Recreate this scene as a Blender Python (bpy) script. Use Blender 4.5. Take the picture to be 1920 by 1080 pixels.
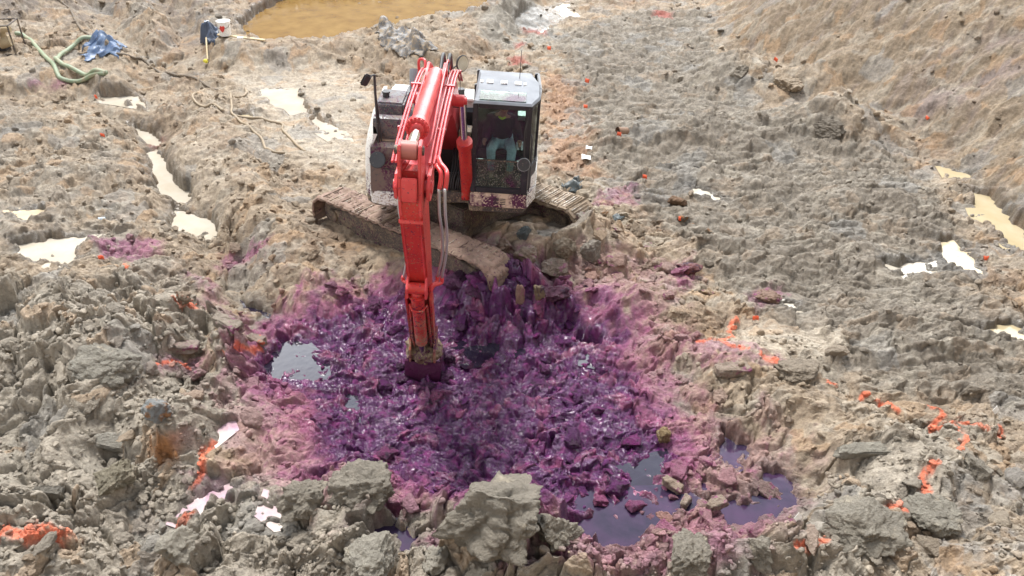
import bpy, bmesh, math, random, time
import numpy as np
from mathutils import Vector, Matrix, noise as mnoise
T0 = time.time()
random.seed(7)
R = math.radians
for o in list(bpy.data.objects): bpy.data.objects.remove(o)
scene = bpy.context.scene
COL = scene.collection

# ---------------------------------------------------------------- camera, sky, sun, exposure
CAM_H, PITCH, FPX = 7.3, 32.5, 1566.0
cam = bpy.data.cameras.new('camera'); camo = bpy.data.objects.new('camera', cam); COL.objects.link(camo)
camo.location = (0, 0, CAM_H); camo.rotation_euler = (R(90 - PITCH), 0, 0)
cam.sensor_width = 36; cam.lens = 36 * FPX / 1920; cam.clip_end = 500; cam.clip_start = 0.1
scene.camera = camo

SUN_EL, SUN_AZ = 64, -25     # azimuth measured from +Y towards +X (behind the excavator)
world = bpy.data.worlds.new('World'); scene.world = world; world.use_nodes = True
nt = world.node_tree; nt.nodes.clear()
wo = nt.nodes.new('ShaderNodeOutputWorld'); bg = nt.nodes.new('ShaderNodeBackground')
sky = nt.nodes.new('ShaderNodeTexSky'); sky.sky_type = 'NISHITA'; sky.sun_disc = False
sky.sun_elevation = R(SUN_EL); sky.sun_rotation = R(SUN_AZ); sky.dust_density = 4; sky.air_density = 1.0
tc = nt.nodes.new('ShaderNodeTexCoord')
hsv = nt.nodes.new('ShaderNodeHueSaturation'); hsv.inputs['Saturation'].default_value = 0.35
nt.links.new(sky.outputs[0], hsv.inputs['Color'])
# overcast: a luminous cloud bank low behind the pit, greyer cloud overhead
sep = nt.nodes.new('ShaderNodeSeparateXYZ'); nt.links.new(tc.outputs['Generated'], sep.inputs[0])
cn = nt.nodes.new('ShaderNodeTexNoise'); cn.inputs['Scale'].default_value = 2.2; cn.inputs['Detail'].default_value = 5
nt.links.new(tc.outputs['Generated'], cn.inputs['Vector'])
ad = nt.nodes.new('ShaderNodeMath'); ad.operation = 'MULTIPLY_ADD'; ad.inputs[1].default_value = 0.22
nt.links.new(cn.outputs['Fac'], ad.inputs[0]); nt.links.new(sep.outputs['Z'], ad.inputs[2])
rp = nt.nodes.new('ShaderNodeValToRGB')
e = rp.color_ramp.elements
e[0].position = 0.14; e[0].color = (1, 1, 1, 1)
e[1].position = 0.92; e[1].color = (.13, .145, .17, 1)
n_ = e.new(0.68); n_.color = (.93, .97, 1, 1)
n_ = e.new(0.80); n_.color = (.27, .30, .36, 1)
nt.links.new(ad.outputs[0], rp.inputs[0])
dy_ = nt.nodes.new('ShaderNodeMapRange'); dy_.inputs['From Min'].default_value = -0.9; dy_.inputs['From Max'].default_value = 0.9
dy_.inputs['To Min'].default_value = 6.5; dy_.inputs['To Max'].default_value = 46.0
nt.links.new(sep.outputs['Y'], dy_.inputs['Value'])
cl = nt.nodes.new('ShaderNodeVectorMath'); cl.operation = 'SCALE'
nt.links.new(rp.outputs[0], cl.inputs[0]); nt.links.new(dy_.outputs[0], cl.inputs['Scale'])
mx = nt.nodes.new('ShaderNodeMix'); mx.data_type = 'RGBA'; mx.inputs['Factor'].default_value = 0.8
nt.links.new(hsv.outputs[0], mx.inputs[6]); nt.links.new(cl.outputs[0], mx.inputs[7])
nt.links.new(mx.outputs[2], bg.inputs['Color']); bg.inputs['Strength'].default_value = 0.075
nt.links.new(bg.outputs[0], wo.inputs['Surface'])

sun = bpy.data.lights.new('sun', 'SUN'); suno = bpy.data.objects.new('sun', sun); COL.objects.link(suno)
sun.energy = 2.1; sun.angle = R(11); sun.color = (1.0, 0.975, 0.94)
az, el = R(SUN_AZ), R(SUN_EL)
sd = Vector((math.sin(az) * math.cos(el), math.cos(az) * math.cos(el), math.sin(el)))
suno.rotation_euler = sd.to_track_quat('Z', 'Y').to_euler()
scene.view_settings.view_transform = 'Standard'; scene.view_settings.look = 'None'
scene.view_settings.exposure = 1.38; scene.view_settings.gamma = 1

# ---------------------------------------------------------------- numpy noise
f32 = np.float32
def _h(ix, iy, s):
    h = (ix.astype(np.uint32) * np.uint32(374761393)) ^ (iy.astype(np.uint32) * np.uint32(668265263)) ^ np.uint32((s * 2246822519 + 97) & 0xffffffff)
    h = (h ^ (h >> np.uint32(13))) * np.uint32(1274126177)
    h = (h ^ (h >> np.uint32(15))) * np.uint32(2246822519)
    return h ^ (h >> np.uint32(16))
def _r(h): return (h & np.uint32(0xffffff)).astype(f32) * f32(1 / 16777216.0)
def gn(x, y, s=0):
    """gradient noise about -1..1"""
    x = np.asarray(x, f32); y = np.asarray(y, f32)
    x0 = np.floor(x); y0 = np.floor(y); fx = x - x0; fy = y - y0
    ix = x0.astype(np.int32); iy = y0.astype(np.int32)
    def g(dx, dy):
        a = _r(_h(ix + dx, iy + dy, s)) * f32(6.2831853)
        return np.cos(a) * (fx - dx) + np.sin(a) * (fy - dy)
    ux = fx * fx * fx * (fx * (fx * 6 - 15) + 10); uy = fy * fy * fy * (fy * (fy * 6 - 15) + 10)
    a = g(0, 0); b = g(1, 0); c = g(0, 1); d = g(1, 1)
    top = a + ux * (b - a); bot = c + ux * (d - c)
    return (top + uy * (bot - top)) * f32(1.5)
def fbm(x, y, s=0, o=4, g=0.5, l=2.03):
    t = 0; a = 1.0; n = 0
    for i in range(o):
        t = t + a * gn(x, y, s + i * 17); n += a; a *= g
        x, y = (x * 0.8 - y * 0.6) * l + 3.1, (x * 0.6 + y * 0.8) * l - 1.7
    return t / n
def billow(x, y, s=0, o=4, g=0.5, l=2.05):
    """rounded lumps parted by sharp creases, 0..1"""
    t = 0; a = 1.0; n = 0
    for i in range(o):
        t = t + a * np.abs(gn(x, y, s + i * 17)); n += a; a *= g
        x, y = (x * 0.8 - y * 0.6) * l + 3.1, (x * 0.6 + y * 0.8) * l - 1.7
    return t / n
def cells(x, y, s=0, jit=0.9):
    """worley: F1, F2, offset to the cell point, three random values of the cell"""
    x = np.asarray(x, f32); y = np.asarray(y, f32)
    ix = np.floor(x).astype(np.int32); iy = np.floor(y).astype(np.int32)
    f1 = np.full(x.shape, 9, f32); f2 = np.full(x.shape, 9, f32)
    ox = np.zeros_like(x); oy = np.zeros_like(x); hid = np.zeros(x.shape, np.uint32)
    for dx in (-1, 0, 1):
        for dy in (-1, 0, 1):
            h = _h(ix + dx, iy + dy, s)
            px = ix + dx + 0.5 + (_r(h) - 0.5) * jit; py = iy + dy + 0.5 + (_r(h >> np.uint32(8)) - 0.5) * jit
            vx = x - px; vy = y - py; d = np.sqrt(vx * vx + vy * vy)
            m = d < f1
            f2 = np.where(m, f1, np.minimum(f2, d)); f1 = np.where(m, d, f1)
            ox = np.where(m, vx, ox); oy = np.where(m, vy, oy); hid = np.where(m, h, hid)
    a = _r(_h(hid, hid >> np.uint32(5), 5)); b = _r(_h(hid, hid >> np.uint32(7), 9)); c = _r(_h(hid, hid >> np.uint32(3), 3))
    return f1, f2, ox.astype(f32), oy.astype(f32), a, b, c
def ss(e0, e1, x):
    t = np.clip((x - e0) / (e1 - e0), 0, 1); return t * t * (3 - 2 * t)
def facets(x, y, scale, s, tilt=0.7):
    """broken blocks: every cell a tilted face with its own height and a crack round it"""
    f1, f2, ox, oy, a, b, c = cells(x / scale, y / scale, s)
    h = (a - 0.5) * 1.1 + tilt * ((b - 0.5) * 2 * ox + (c - 0.5) * 2 * oy) * 1.4
    e = ss(0.0, 0.16, f2 - f1)
    return (h * (0.55 + 0.45 * e) - 0.5 * (1 - e)) , a, e

# ---------------------------------------------------------------- pixel to ground, polygons
SP, CP = math.sin(R(PITCH)), math.cos(R(PITCH))
def ray(u, v):
    a = (u - 960) / FPX; b = -(v - 540) / FPX
    return a, CP + b * SP, -SP + b * CP
def W0(u, v, z=0.0):
    a, b, c = ray(u, v); t = (z - CAM_H) / c
    return a * t, b * t
def sdpoly(x, y, P):
    """signed distance to a polygon, negative inside"""
    d = np.full(x.shape, 1e9, f32); ins = np.zeros(x.shape, bool); n = len(P)
    for i in range(n):
        ax, ay = P[i]; bx, by = P[(i + 1) % n]
        ex, ey = bx - ax, by - ay; wx = x - ax; wy = y - ay
        t = np.clip((wx * ex + wy * ey) / (ex * ex + ey * ey + 1e-9), 0, 1)
        dd = (wx - ex * t) ** 2 + (wy - ey * t) ** 2; d = np.minimum(d, dd)
        c = ((ay > y) != (by > y)) & (x < (bx - ax) * (y - ay) / ((by - ay) if abs(by - ay) > 1e-9 else 1e-9) + ax)
        ins ^= c
    d = np.sqrt(d); return np.where(ins, -d, d)
def sdline(x, y, P):
    d = np.full(x.shape, 1e9, f32)
    for (ax, ay), (bx, by) in zip(P[:-1], P[1:]):
        ex, ey = bx - ax, by - ay; wx = x - ax; wy = y - ay
        t = np.clip((wx * ex + wy * ey) / (ex * ex + ey * ey + 1e-9), 0, 1)
        d = np.minimum(d, (wx - ex * t) ** 2 + (wy - ey * t) ** 2)
    return np.sqrt(d)
def local(fn, x, y, P, pad, default=1e3):
    """evaluate fn only near P"""
    xs = [p[0] for p in P]; ys = [p[1] for p in P]
    m = (x > min(xs) - pad) & (x < max(xs) + pad) & (y > min(ys) - pad) & (y < max(ys) + pad)
    out = np.full(x.shape, default, f32)
    if m.any(): out[m] = fn(x[m], y[m], P)
    return out

# ---------------------------------------------------------------- large relief
PIT = [W0(u, v, -.3) for u, v in [(500,640),(560,590),(700,565),(900,565),(1060,590),(1170,640),(1260,730),(1390,765),(1500,820),(1570,920),(1480,1010),(1330,1045),(1130,1060),(1000,985),(800,935),(640,890),(560,800),(470,720)]]
POOLB = [W0(u, v, .5) for u, v in [(372,50),(385,92),(450,104),(560,100),(690,86),(740,100),(830,96),(890,80),(960,30),(1000,-10),(1080,-80),(250,-90),(330,10)]]
SHELF = [W0(u, v, .3) for u, v in [(-500,170),(40,163),(150,158),(215,178),(268,200),(278,185),(250,150),(330,60),(420,-40),(-500,-40)]]
GULLY = [W0(u, v) for u, v in [(215,195),(265,232),(290,275),(310,330),(345,370),(360,410),(400,450),(440,520),(480,585)]]
RIDGEL = [W0(u, v) for u, v in [(380,205),(420,280),(470,380),(540,460)]]
FOOT = [W0(u, v) for u, v in [(1290,-60),(1330,0),(1350,90),(1480,150),(1600,215),(1765,300),(1860,400),(1940,560),(2010,720),(2080,900),(2120,1080)]]
fy_ = np.array([p[1] for p in FOOT][::-1]); fx_ = np.array([p[0] for p in FOOT][::-1])
BUMPS = [  # u, v, rx, ry, height
 (215,680,.85,.8,.85),(330,800,.5,.5,.5),(170,780,.5,.4,.3),(60,720,.6,.5,.35),(110,600,.8,.7,.25),(200,850,.45,.4,-.25),(250,940,.5,.35,-.15),
 (300,600,.6,.4,.3),(420,650,.35,.3,.3),(600,950,.7,.4,.32),(940,985,.95,.42,.62),(960,1075,1.0,.4,.35),(350,1060,.7,.4,.25),(60,1000,.7,.3,.2),(700,1060,.5,.3,.3),
 (1290,1045,.6,.35,.3),(1480,1045,.7,.4,.35),(1640,960,.6,.45,.42),(1760,880,.6,.5,.42),(1650,820,.6,.3,.25),(1480,760,.9,.5,.18),(1400,660,.9,.4,.28),(1560,880,.5,.3,-.12),
 (1010,470,.8,.6,.35),(1130,470,.7,.5,.35),(960,545,1.1,.35,.12),(1200,560,1.2,.5,.3),(1330,470,.8,.5,.2),
 (1300,255,2.4,1.0,.5),(1560,240,1.2,.9,.85),(1420,330,1.8,.7,.15),(1150,270,.7,.8,.15),(1640,380,1.4,.9,.3),(1520,470,1.6,.7,.2),(1700,620,1.4,.8,.3),(1380,140,1.0,1.0,.7),(1520,160,1.0,.6,.6),
 (930,25,1.2,1.6,.7),(1100,120,2.0,2.0,.15),(1000,300,.8,.8,.1),(620,200,1.2,1.0,.2),(560,290,1.2,.6,.12),(330,300,.6,.7,.2),(170,330,1.4,1.0,.3),(90,240,1.6,.9,.3),(560,520,.8,.6,.22),(650,470,.9,.5,.1),
 (470,215,.6,.6,.22),(100,540,1.3,.5,.25),(20,430,1.,.5,.2),
]
BW = [(*W0(u, v, .15), rx, ry, h) for u, v, rx, ry, h in BUMPS]
def hb(x, y):
    x = np.asarray(x, f32); y = np.asarray(y, f32)
    z = np.zeros(x.shape, f32)
    for cx, cy, rx, ry, h in BW:
        m = (np.abs(x - cx) < 3 * rx) & (np.abs(y - cy) < 3 * ry)
        q = ((x[m] - cx) / rx) ** 2 + ((y[m] - cy) / ry) ** 2
        z[m] += h * np.exp(-q)
    z -= 0.34 * ss(0.60, -0.9, local(sdpoly, x, y, PIT, 1.0))
    z += 0.50 * ss(0.55, -0.65, local(sdpoly, x, y, POOLB, 1.5))
    z += 0.40 * ss(0.20, -0.45, local(sdpoly, x, y, SHELF, 1.0))
    d = local(sdline, x, y, GULLY, 2.0); z -= 0.36 * np.exp(-(d / 0.42) ** 2)
    d = local(sdline, x, y, RIDGEL, 3.0); z += 0.34 * np.exp(-(d / 0.7) ** 2)
    # right hand cut slope
    xf = np.interp(y, fy_, fx_).astype(f32); s = x - xf
    z += np.where(s > -1, 0.74 * (np.sqrt(s * s + 0.25) + s) / 2 * ss(-1.0, 1.2, s), 0)
    # bank climbing behind on the left, and the side the photographer stands on
    s = -15.0 - x + (y - 24) * 0.35; z += 0.65 * (np.sqrt(s * s + 1) + s) / 2
    s = y - 27.5 + x * 0.12; z += np.where(x < 3, 1, 0.0) * 0.10 * (np.sqrt(s * s + 1) + s) / 2 * (1 - ss(-9, 3, x)) * 1.5
    s = y - 36; z += 0.16 * (np.sqrt(s * s + 4) + s) / 2
    s = 4.4 - y; z += 0.75 * (np.sqrt(s * s + .1) + s) / 2
    s = x - 3.9 - (y - 5.2) * 0.75; z += np.where(y < 9, 0.22 * (np.sqrt(s * s + .1) + s) / 2, 0) * ss(9, 7.5, y)
    s = -19 - x; z += 0.6 * (np.sqrt(s * s + 4) + s) / 2
    return z
def G(u, v):
    """first point of the large relief seen through a pixel of the 1920x1080 picture"""
    a, b, c = ray(u, v); t = np.linspace(5, 60, 1400)
    zz = CAM_H + c * t; g = hb((a * t), (b * t)); k = int(np.argmax(zz < g))
    t0, t1 = t[max(k - 1, 0)], t[k]
    d0 = (CAM_H + c * t0) - g[max(k - 1, 0)]; d1 = (CAM_H + c * t1) - g[k]
    tt = t0 + (t1 - t0) * d0 / (d0 - d1 + 1e-9)
    return a * tt, b * tt
def GP(pts): return [G(u, v) for u, v in pts]

# ---------------------------------------------------------------- the ground sheet (denser where the pit floor is near)
NV, NU = 1080, 1360
vv = np.linspace(1175, -95, NV)
ang = R(PITCH) + np.arctan((vv - 540) / FPX); yy = CAM_H / np.tan(ang)
yy = np.concatenate([np.linspace(-6, yy[0] - .12, 34), yy, yy[-1] + (np.linspace(0.02, 1, 50) ** 2) * 45])
sc = np.linspace(-1.10, 1.10, NU)
sx = np.concatenate([-1.10 - (np.linspace(1, 0.03, 44) ** 1.6) * 2.6, sc, 1.10 + (np.linspace(0.03, 1, 44) ** 1.6) * 2.6])
hw = 960 / FPX * (CP * np.maximum(yy, 3.0) + CAM_H * SP)
X = (sx[None, :] * hw[:, None]).astype(f32); Y = np.repeat(yy[:, None], len(sx), 1).astype(f32)
ny, nx = X.shape
X = X.ravel(); Y = Y.ravel()
wx_ = fbm(X * 1.3, Y * 1.3, 11, 3) * 0.22; wy_ = fbm(X * 1.3, Y * 1.3, 31, 3) * 0.22   # natural, irregular edges
Hb = hb(X + wx_ * 1.2, Y + wy_ * 1.2 + .12 * gn(X * 3, Y * 3, 45))
wx2 = gn(X * 7, Y * 7, 41) * 0.045; wy2 = gn(X * 7, Y * 7, 43) * 0.045
Xw = X + wx_ + wx2; Yw = Y + wy_ + wy2
def M(pts, soft=0.15, pad=2.0, jag=0.0):
    P = GP(pts); d = local(sdpoly, Xw, Yw, P, pad)
    return ss(soft, -soft, d + (jag * JN if jag else 0)), d
def L(pts, w, soft=0.5):
    P = GP(pts); d = local(sdline, Xw, Yw, P, w * 4 + .4)
    return ss(w, w * (1 - soft), d)
JN = fbm(X * 3.1, Y * 3.1, 77, 4)
JN2 = fbm(X * 9, Y * 9, 79, 3)
print('grid', X.size, time.time() - T0)

# zones --------------------------------------------------------------------
m_grey, _ = M([(1020,70),(1180,20),(1330,15),(1345,90),(1400,140),(1420,200),(1600,250),(1700,290),(1800,420),(1790,470),(1840,560),(1960,600),(1960,760),(1750,740),(1560,690),(1450,600),(1330,500),(1180,350),(1100,300),(1075,200),(1060,120)], .35, 3, .5)
m_slope = ss(-0.3, 0.5, X - np.interp(Y, fy_, fx_).astype(f32) + JN * .5)
m_grLL, _ = M([(-200,560),(60,520),(300,540),(440,610),(500,700),(470,800),(440,880),(640,880),(790,930),(1010,960),(1130,1040),(1480,1010),(1560,900),(1700,780),(1850,800),(1820,900),(1650,1090),(1500,1300),(-300,1300)], .3, 3, .5)
m_grL, _ = M([(-200,200),(40,195),(180,230),(270,300),(200,360),(260,420),(300,470),(420,560),(300,560),(100,530),(-200,540)], .35, 3, .6)
m_grT, _ = M([(900,20),(1000,0),(1060,60),(1000,95),(900,60)], .3, 3, .4)
m_pale, _ = M([(1400,600),(1560,600),(1600,640),(1540,680),(1420,680),(1310,650)], .2, 2, .3)
m_rust, _ = M([(1020,130),(1080,150),(1110,260),(1120,330),(1030,330),(1020,240)], .3, 2, .5)
m_rust2, _ = M([(880,400),(1000,420),(1120,430),(1220,440),(1200,520),(1050,520),(950,500)], .3, 2, .6)
m_dkT, _ = M([(430,-60),(440,40),(380,100),(340,60),(300,10),(180,10),(170,60),(110,40),(-60,30),(-60,-60)], .5, 3, .5)
m_vio, _ = M([(1920,20),(1780,90),(1640,170),(1480,330),(1560,330),(1700,250),(1960,110)], .6, 3, .6)
m_grav, _ = M([(1700,1090),(1720,960),(1820,880),(1960,840),(2100,1000),(2100,1300),(1600,1300)], .25, 3, .5)
m_smL, _ = M([(300,270),(400,240),(430,330),(420,430),(350,400)], .25, 2, .3)
m_wetB, _ = M([(430,130),(640,120),(700,170),(690,330),(560,300),(480,210)], .4, 2, .5)
core, dcore = M([(480,700),(505,620),(600,570),(720,545),(860,530),(960,515),(1080,545),(1180,590),(1170,650),(1200,720),(1250,790),(1290,860),(1230,930),(1130,965),(1010,980),(930,945),(800,940),(730,900),(620,890),(560,800),(560,740),(500,730)], .28, 3, .55)
stain, dst = M([(440,700),(500,600),(640,545),(800,520),(960,500),(1120,540),(1250,600),(1290,700),(1340,780),(1460,820),(1500,900),(1480,980),(1380,1050),(1150,1060),(1000,1000),(880,960),(690,960),(560,920),(440,870),(400,800)], .40, 3, 1.0)
sm2 = np.zeros_like(X)
for pts, w in [([(170,450),(300,445),(310,475),(250,490),(200,480)], .8), ([(405,480),(490,440),(490,465),(440,505),(410,505)], .8), ([(600,520),(650,525),(640,550),(600,545)], .6), ([(345,500),(400,540),(430,590),(400,590),(360,540)], .5),
               ([(1130,350),(1200,345),(1190,385),(1110,385)], .55), ([(1250,510),(1320,512),(1310,530),(1260,535)], .9), ([(1400,545),(1460,540),(1465,575),(1420,580)], .6), ([(1280,630),(1420,640),(1470,680),(1360,690),(1260,670)], .55),
               ([(350,880),(440,890),(430,940),(360,940)], .45), ([(290,650),(380,640),(380,680),(300,690)], .6), ([(60,150),(130,152),(125,165),(60,160)], .7),([(1010,1010),(1200,1000),(1420,940),(1500,960),(1380,1060),(1100,1070)], .5),
               ([(840,420),(940,470),(900,560),(830,520)], .45),([(1060,460),(1300,470),(1260,600),(1080,560)],.35)]:
    m, _ = M(pts, .12, 1.5, .25); sm2 = np.maximum(sm2, m * w)
red = np.zeros_like(X)
for pts in ([(955,107),(985,105),(992,120),(960,124)], [(985,55),(1020,53),(1025,64),(990,66)], [(965,80),(985,80),(985,87),(968,88)], [(655,52),(700,44),(700,52),(660,58)], [(1225,22),(1265,24),(1260,32),(1225,30)],[(280,265),(300,255),(300,275),(283,280)]):
    m, _ = M(pts, .12, 1.5, .1); red = np.maximum(red, m)
paint = np.zeros_like(X)
for pts, w in [([(0,1005),(10,995),(40,1000)], 0.047), ([(48,1003),(75,995),(105,992),(128,995)], 0.066), ([(325,975),(340,975)], 0.060), ([(340,575),(352,570),(360,580)], 0.060), ([(285,680),(320,672),(350,672)], 0.026), ([(440,665),(470,660),(490,655)], 0.041), ([(225,505),(240,500)], 0.041),
               ([(1310,640),(1350,632),(1375,612),(1388,600)], 0.026), ([(1340,632),(1370,640),(1400,655)], 0.026), ([(1430,665),(1455,678)], 0.041), ([(1495,690),(1512,695)], 0.032), ([(1545,710),(1560,718)], 0.026), ([(1595,738),(1640,745),(1680,760),(1700,772)], 0.035),
               ([(1720,755),(1755,770),(1770,802),(1785,795),(1800,805),(1838,812)], 0.035), ([(1792,805),(1810,815),(1790,830)], 0.029), ([(1765,872),(1740,890),(1722,920),(1700,928)], 0.038), ([(1700,928),(1640,945),(1600,975)], 0.038), ([(1535,1005),(1525,1030),(1490,1042)], 0.041), ([(1880,803),(1872,812)], 0.035),
               ([(385,850),(400,830),(390,880),(360,900)], 0.035)]:
    paint = np.maximum(paint, L(pts, w * 1.5, .75))
paint *= ss(-1.0, -.05, JN2 + JN * .4 + .8 * gn(X * 34, Y * 34, 88)) * .8
orange_r, _ = M([(270,830),(330,815),(330,850),(290,865)], .1, 1, .1)
print('zones', time.time() - T0)

# relief detail --------------------------------------------------------------
pit = core
rough = np.clip(1 - .45 * m_smL - .35 * m_wetB - .5 * m_slope, .18, 1)
# blocks of different sizes
xw, yw = X + wx_ * .6 + wx2 * 1.2, Y + wy_ * .6 + wy2 * 1.2
sw = np.clip(m_grey + m_grL * .5, 0, 1)
xw = xw + (gn(X * 1.1, Y * 1.1, 91) * .30 + gn(X * 3.3, Y * 3.3, 92) * .10); yw = yw + (gn(X * 1.1, Y * 1.1, 93) * .25 + gn(X * 3.3, Y * 3.3, 94) * .08)
fA, aA, eA = facets(xw, yw, 0.62, 101, .9)
fB, aB, eB = facets(xw + 5, yw * 1.1, 0.26, 102, 1.0)
fC, aC, eC = facets(xw - 3, yw * 1.1, 0.115, 103, 1.1)
bl = billow(X * .9 + wx_ * 2, Y * 1.25 + wy_ * 2, 201, 5, .58)
bl2 = billow(X * 2.6 + wx_ * 3, Y * 3.6 + wy_ * 3, 231, 4, .6)
fo = billow(X * .9 + gn(X * .6, Y * .6, 61) * 1.6, Y * 2.4 + gn(X * .7, Y * .7, 63) * 1.4, 251, 5, .55)
clodm = np.clip(m_grLL * 1.0 - .35 * m_grey + .25 + .35 * ss(-.1, .5, fbm(X * .5, Y * .5, 300, 3)) - .5 * m_slope - .6 * m_wetB, 0, 1)
fold = np.clip(m_grey * 1.1 + m_grL * .4 + .15, 0, 1)
crumb = ss(-.2, .5, fbm(X * .8, Y * .8, 320, 3))
fD, aD, eD = facets(xw + 2, yw, 1.25, 104, .9)
fo = fo ** .6; bl = bl ** .7
smo = 1 - .72 * ss(.08, .30, fbm(X * .7 + 40, Y * .9, 333, 3)) * (1 - m_slope) * (1 - .8 * stain)
clodm = clodm * (1 - .65 * pit)
D = rough * (0.30 * (bl - .42) + 0.06 * smo * (bl2 - .32))
D += .19 * fD * m_grLL * (1 - pit)
smo = smo * (.30 + .70 * ss(.35, .55, aA))
D += clodm * (0.19 * fA * (1 - pit * .3) + 0.10 * fB * smo) + (0.25 + .75 * clodm) * (.4 + .6 * crumb) * rough * 0.022 * fC * smo
fF, aF, eF = facets(xw * .8 + 7, yw * 1.5, 0.42, 105, 1.2)
fG, aG, eG = facets(xw * .8 - 7, yw * 1.6, 0.17, 106, 1.2)
D += fold * (0.22 * (fo - .45) + .060 * fF + .026 * fG * smo)
D += pit * (0.11 * (bl2 - .3) + .060 * fB - .012 * fC + .13 * (fo - .45))
D *= 1 - .12 * pit
m_mound, _ = M([(100,650),(190,590),(330,670),(430,790),(400,900),(220,950),(100,870)], .25, 2, .2)
m_slab, _ = M([(1540,900),(1680,790),(1860,840),(1840,960),(1640,1075),(1490,1010)], .25, 2, .2)
m_slab = np.maximum(m_slab, m_pale)
sm_ = np.maximum(m_mound * .62, m_slab * .6); D *= 1 - sm_; D += sm_ * (.20 * (fD * .7 + .15 * fbm(X * 2.2, Y * 2.2, 470, 3)) + .03 * fB * eA)
D *= 1 - .22 * m_grey
lg = billow(X * .38 + gn(X * .5, Y * .8, 71) * .8, Y * 2.3 + X * .25 + gn(X * .9, Y * .9, 73) * .7, 271, 4, .5) ** .6
D += (m_grey * .26 + m_grL * .10) * (lg - .45)
fine_k = (1 - .45 * m_grey) * (1 - .7 * pit) * (1 - .6 * sm_)
D += 0.030 * fine_k * rough * smo * fbm(X * 9, Y * 9, 400, 3, .6)
D += 0.013 * fine_k * (.3 + .7 * smo) * (.4 + .6 * rough) * fbm(X * 26, Y * 26, 410, 2, .6)
# rills down the cut slope
xs = X - np.interp(Y, fy_, fx_).astype(f32)
al = (X * .35 + Y * 1.0)
D += m_slope * (0.14 * fbm(X * .35 + 9, al * 1.3, 420, 4) + .07 * (billow(X * .8, al * 3.5, 440, 3) - .3) + .09 * fbm(X * 3.5, Y * 3.5, 450, 5, .7) + .10 * (billow((X * .5 + Y * .25) * 1.0, (xs * .55 - Y * .75) * 2.6, 460, 4) - .3))
# wheel and track ruts at the top left and right of the machine
RUT = GP([(170,-30),(215,40),(280,100),(390,135)]); dr = local(sdline, Xw, Yw, RUT, 2.5)
RUT2 = GP([(290,-40),(330,20),(355,80),(385,100)]); dr2 = local(sdline, Xw, Yw, RUT2, 2.5); RUT3 = GP([(120,-30),(165,35),(205,75)]); dr3 = local(sdline, Xw, Yw, RUT3, 2.5)
D -= .34 * np.exp(-(dr / .42) ** 2) + .30 * np.exp(-(dr2 / .45) ** 2) + .25 * np.exp(-(dr3 / .4) ** 2); D += .20 * np.exp(-((dr - 1.0) / .4) ** 2) * (dr < 2)
nearr = ss(1.6, 0, dr); D += nearr * .03 * np.sin(sum((X * 7, Y * 9)))
H = Hb + D
# keep the ground clear of the machine's tracks
MC = (-1.06, 13.35, 0.10); MROLL, MYAW, TYAW = R(3.4), R(-1.5), R(53)
tdx, tdy = math.sin(TYAW + MYAW), -math.cos(TYAW + MYAW)
lx = (X - MC[0]) * tdx + (Y - MC[1]) * tdy; ly = (X - MC[0]) * -tdy + (Y - MC[1]) * tdx
under = ss(2.35, 1.6, np.abs(lx)) * ss(2.1, 1.45, np.abs(ly))
H = H * (1 - under) + under * (MC[2] + 0.12 + (D - .0) * .5 + .07 * np.clip(lx, 0, 2.2) - .04)
fr = np.exp(-((lx - 2.32) / .5) ** 2) * np.exp(-((ly + 1.15) / .65) ** 2) + .8 * np.exp(-((lx - 2.3) / .35) ** 2) * np.exp(-((ly - 1.2) / .5) ** 2); H += .62 * fr + .22 * fr * fB + .2 * fr * fA
mid = np.exp(-((lx - 1.5) / .6) ** 2) * np.exp(-(ly / .7) ** 2); H += .25 * mid + .15 * mid * fA

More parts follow.
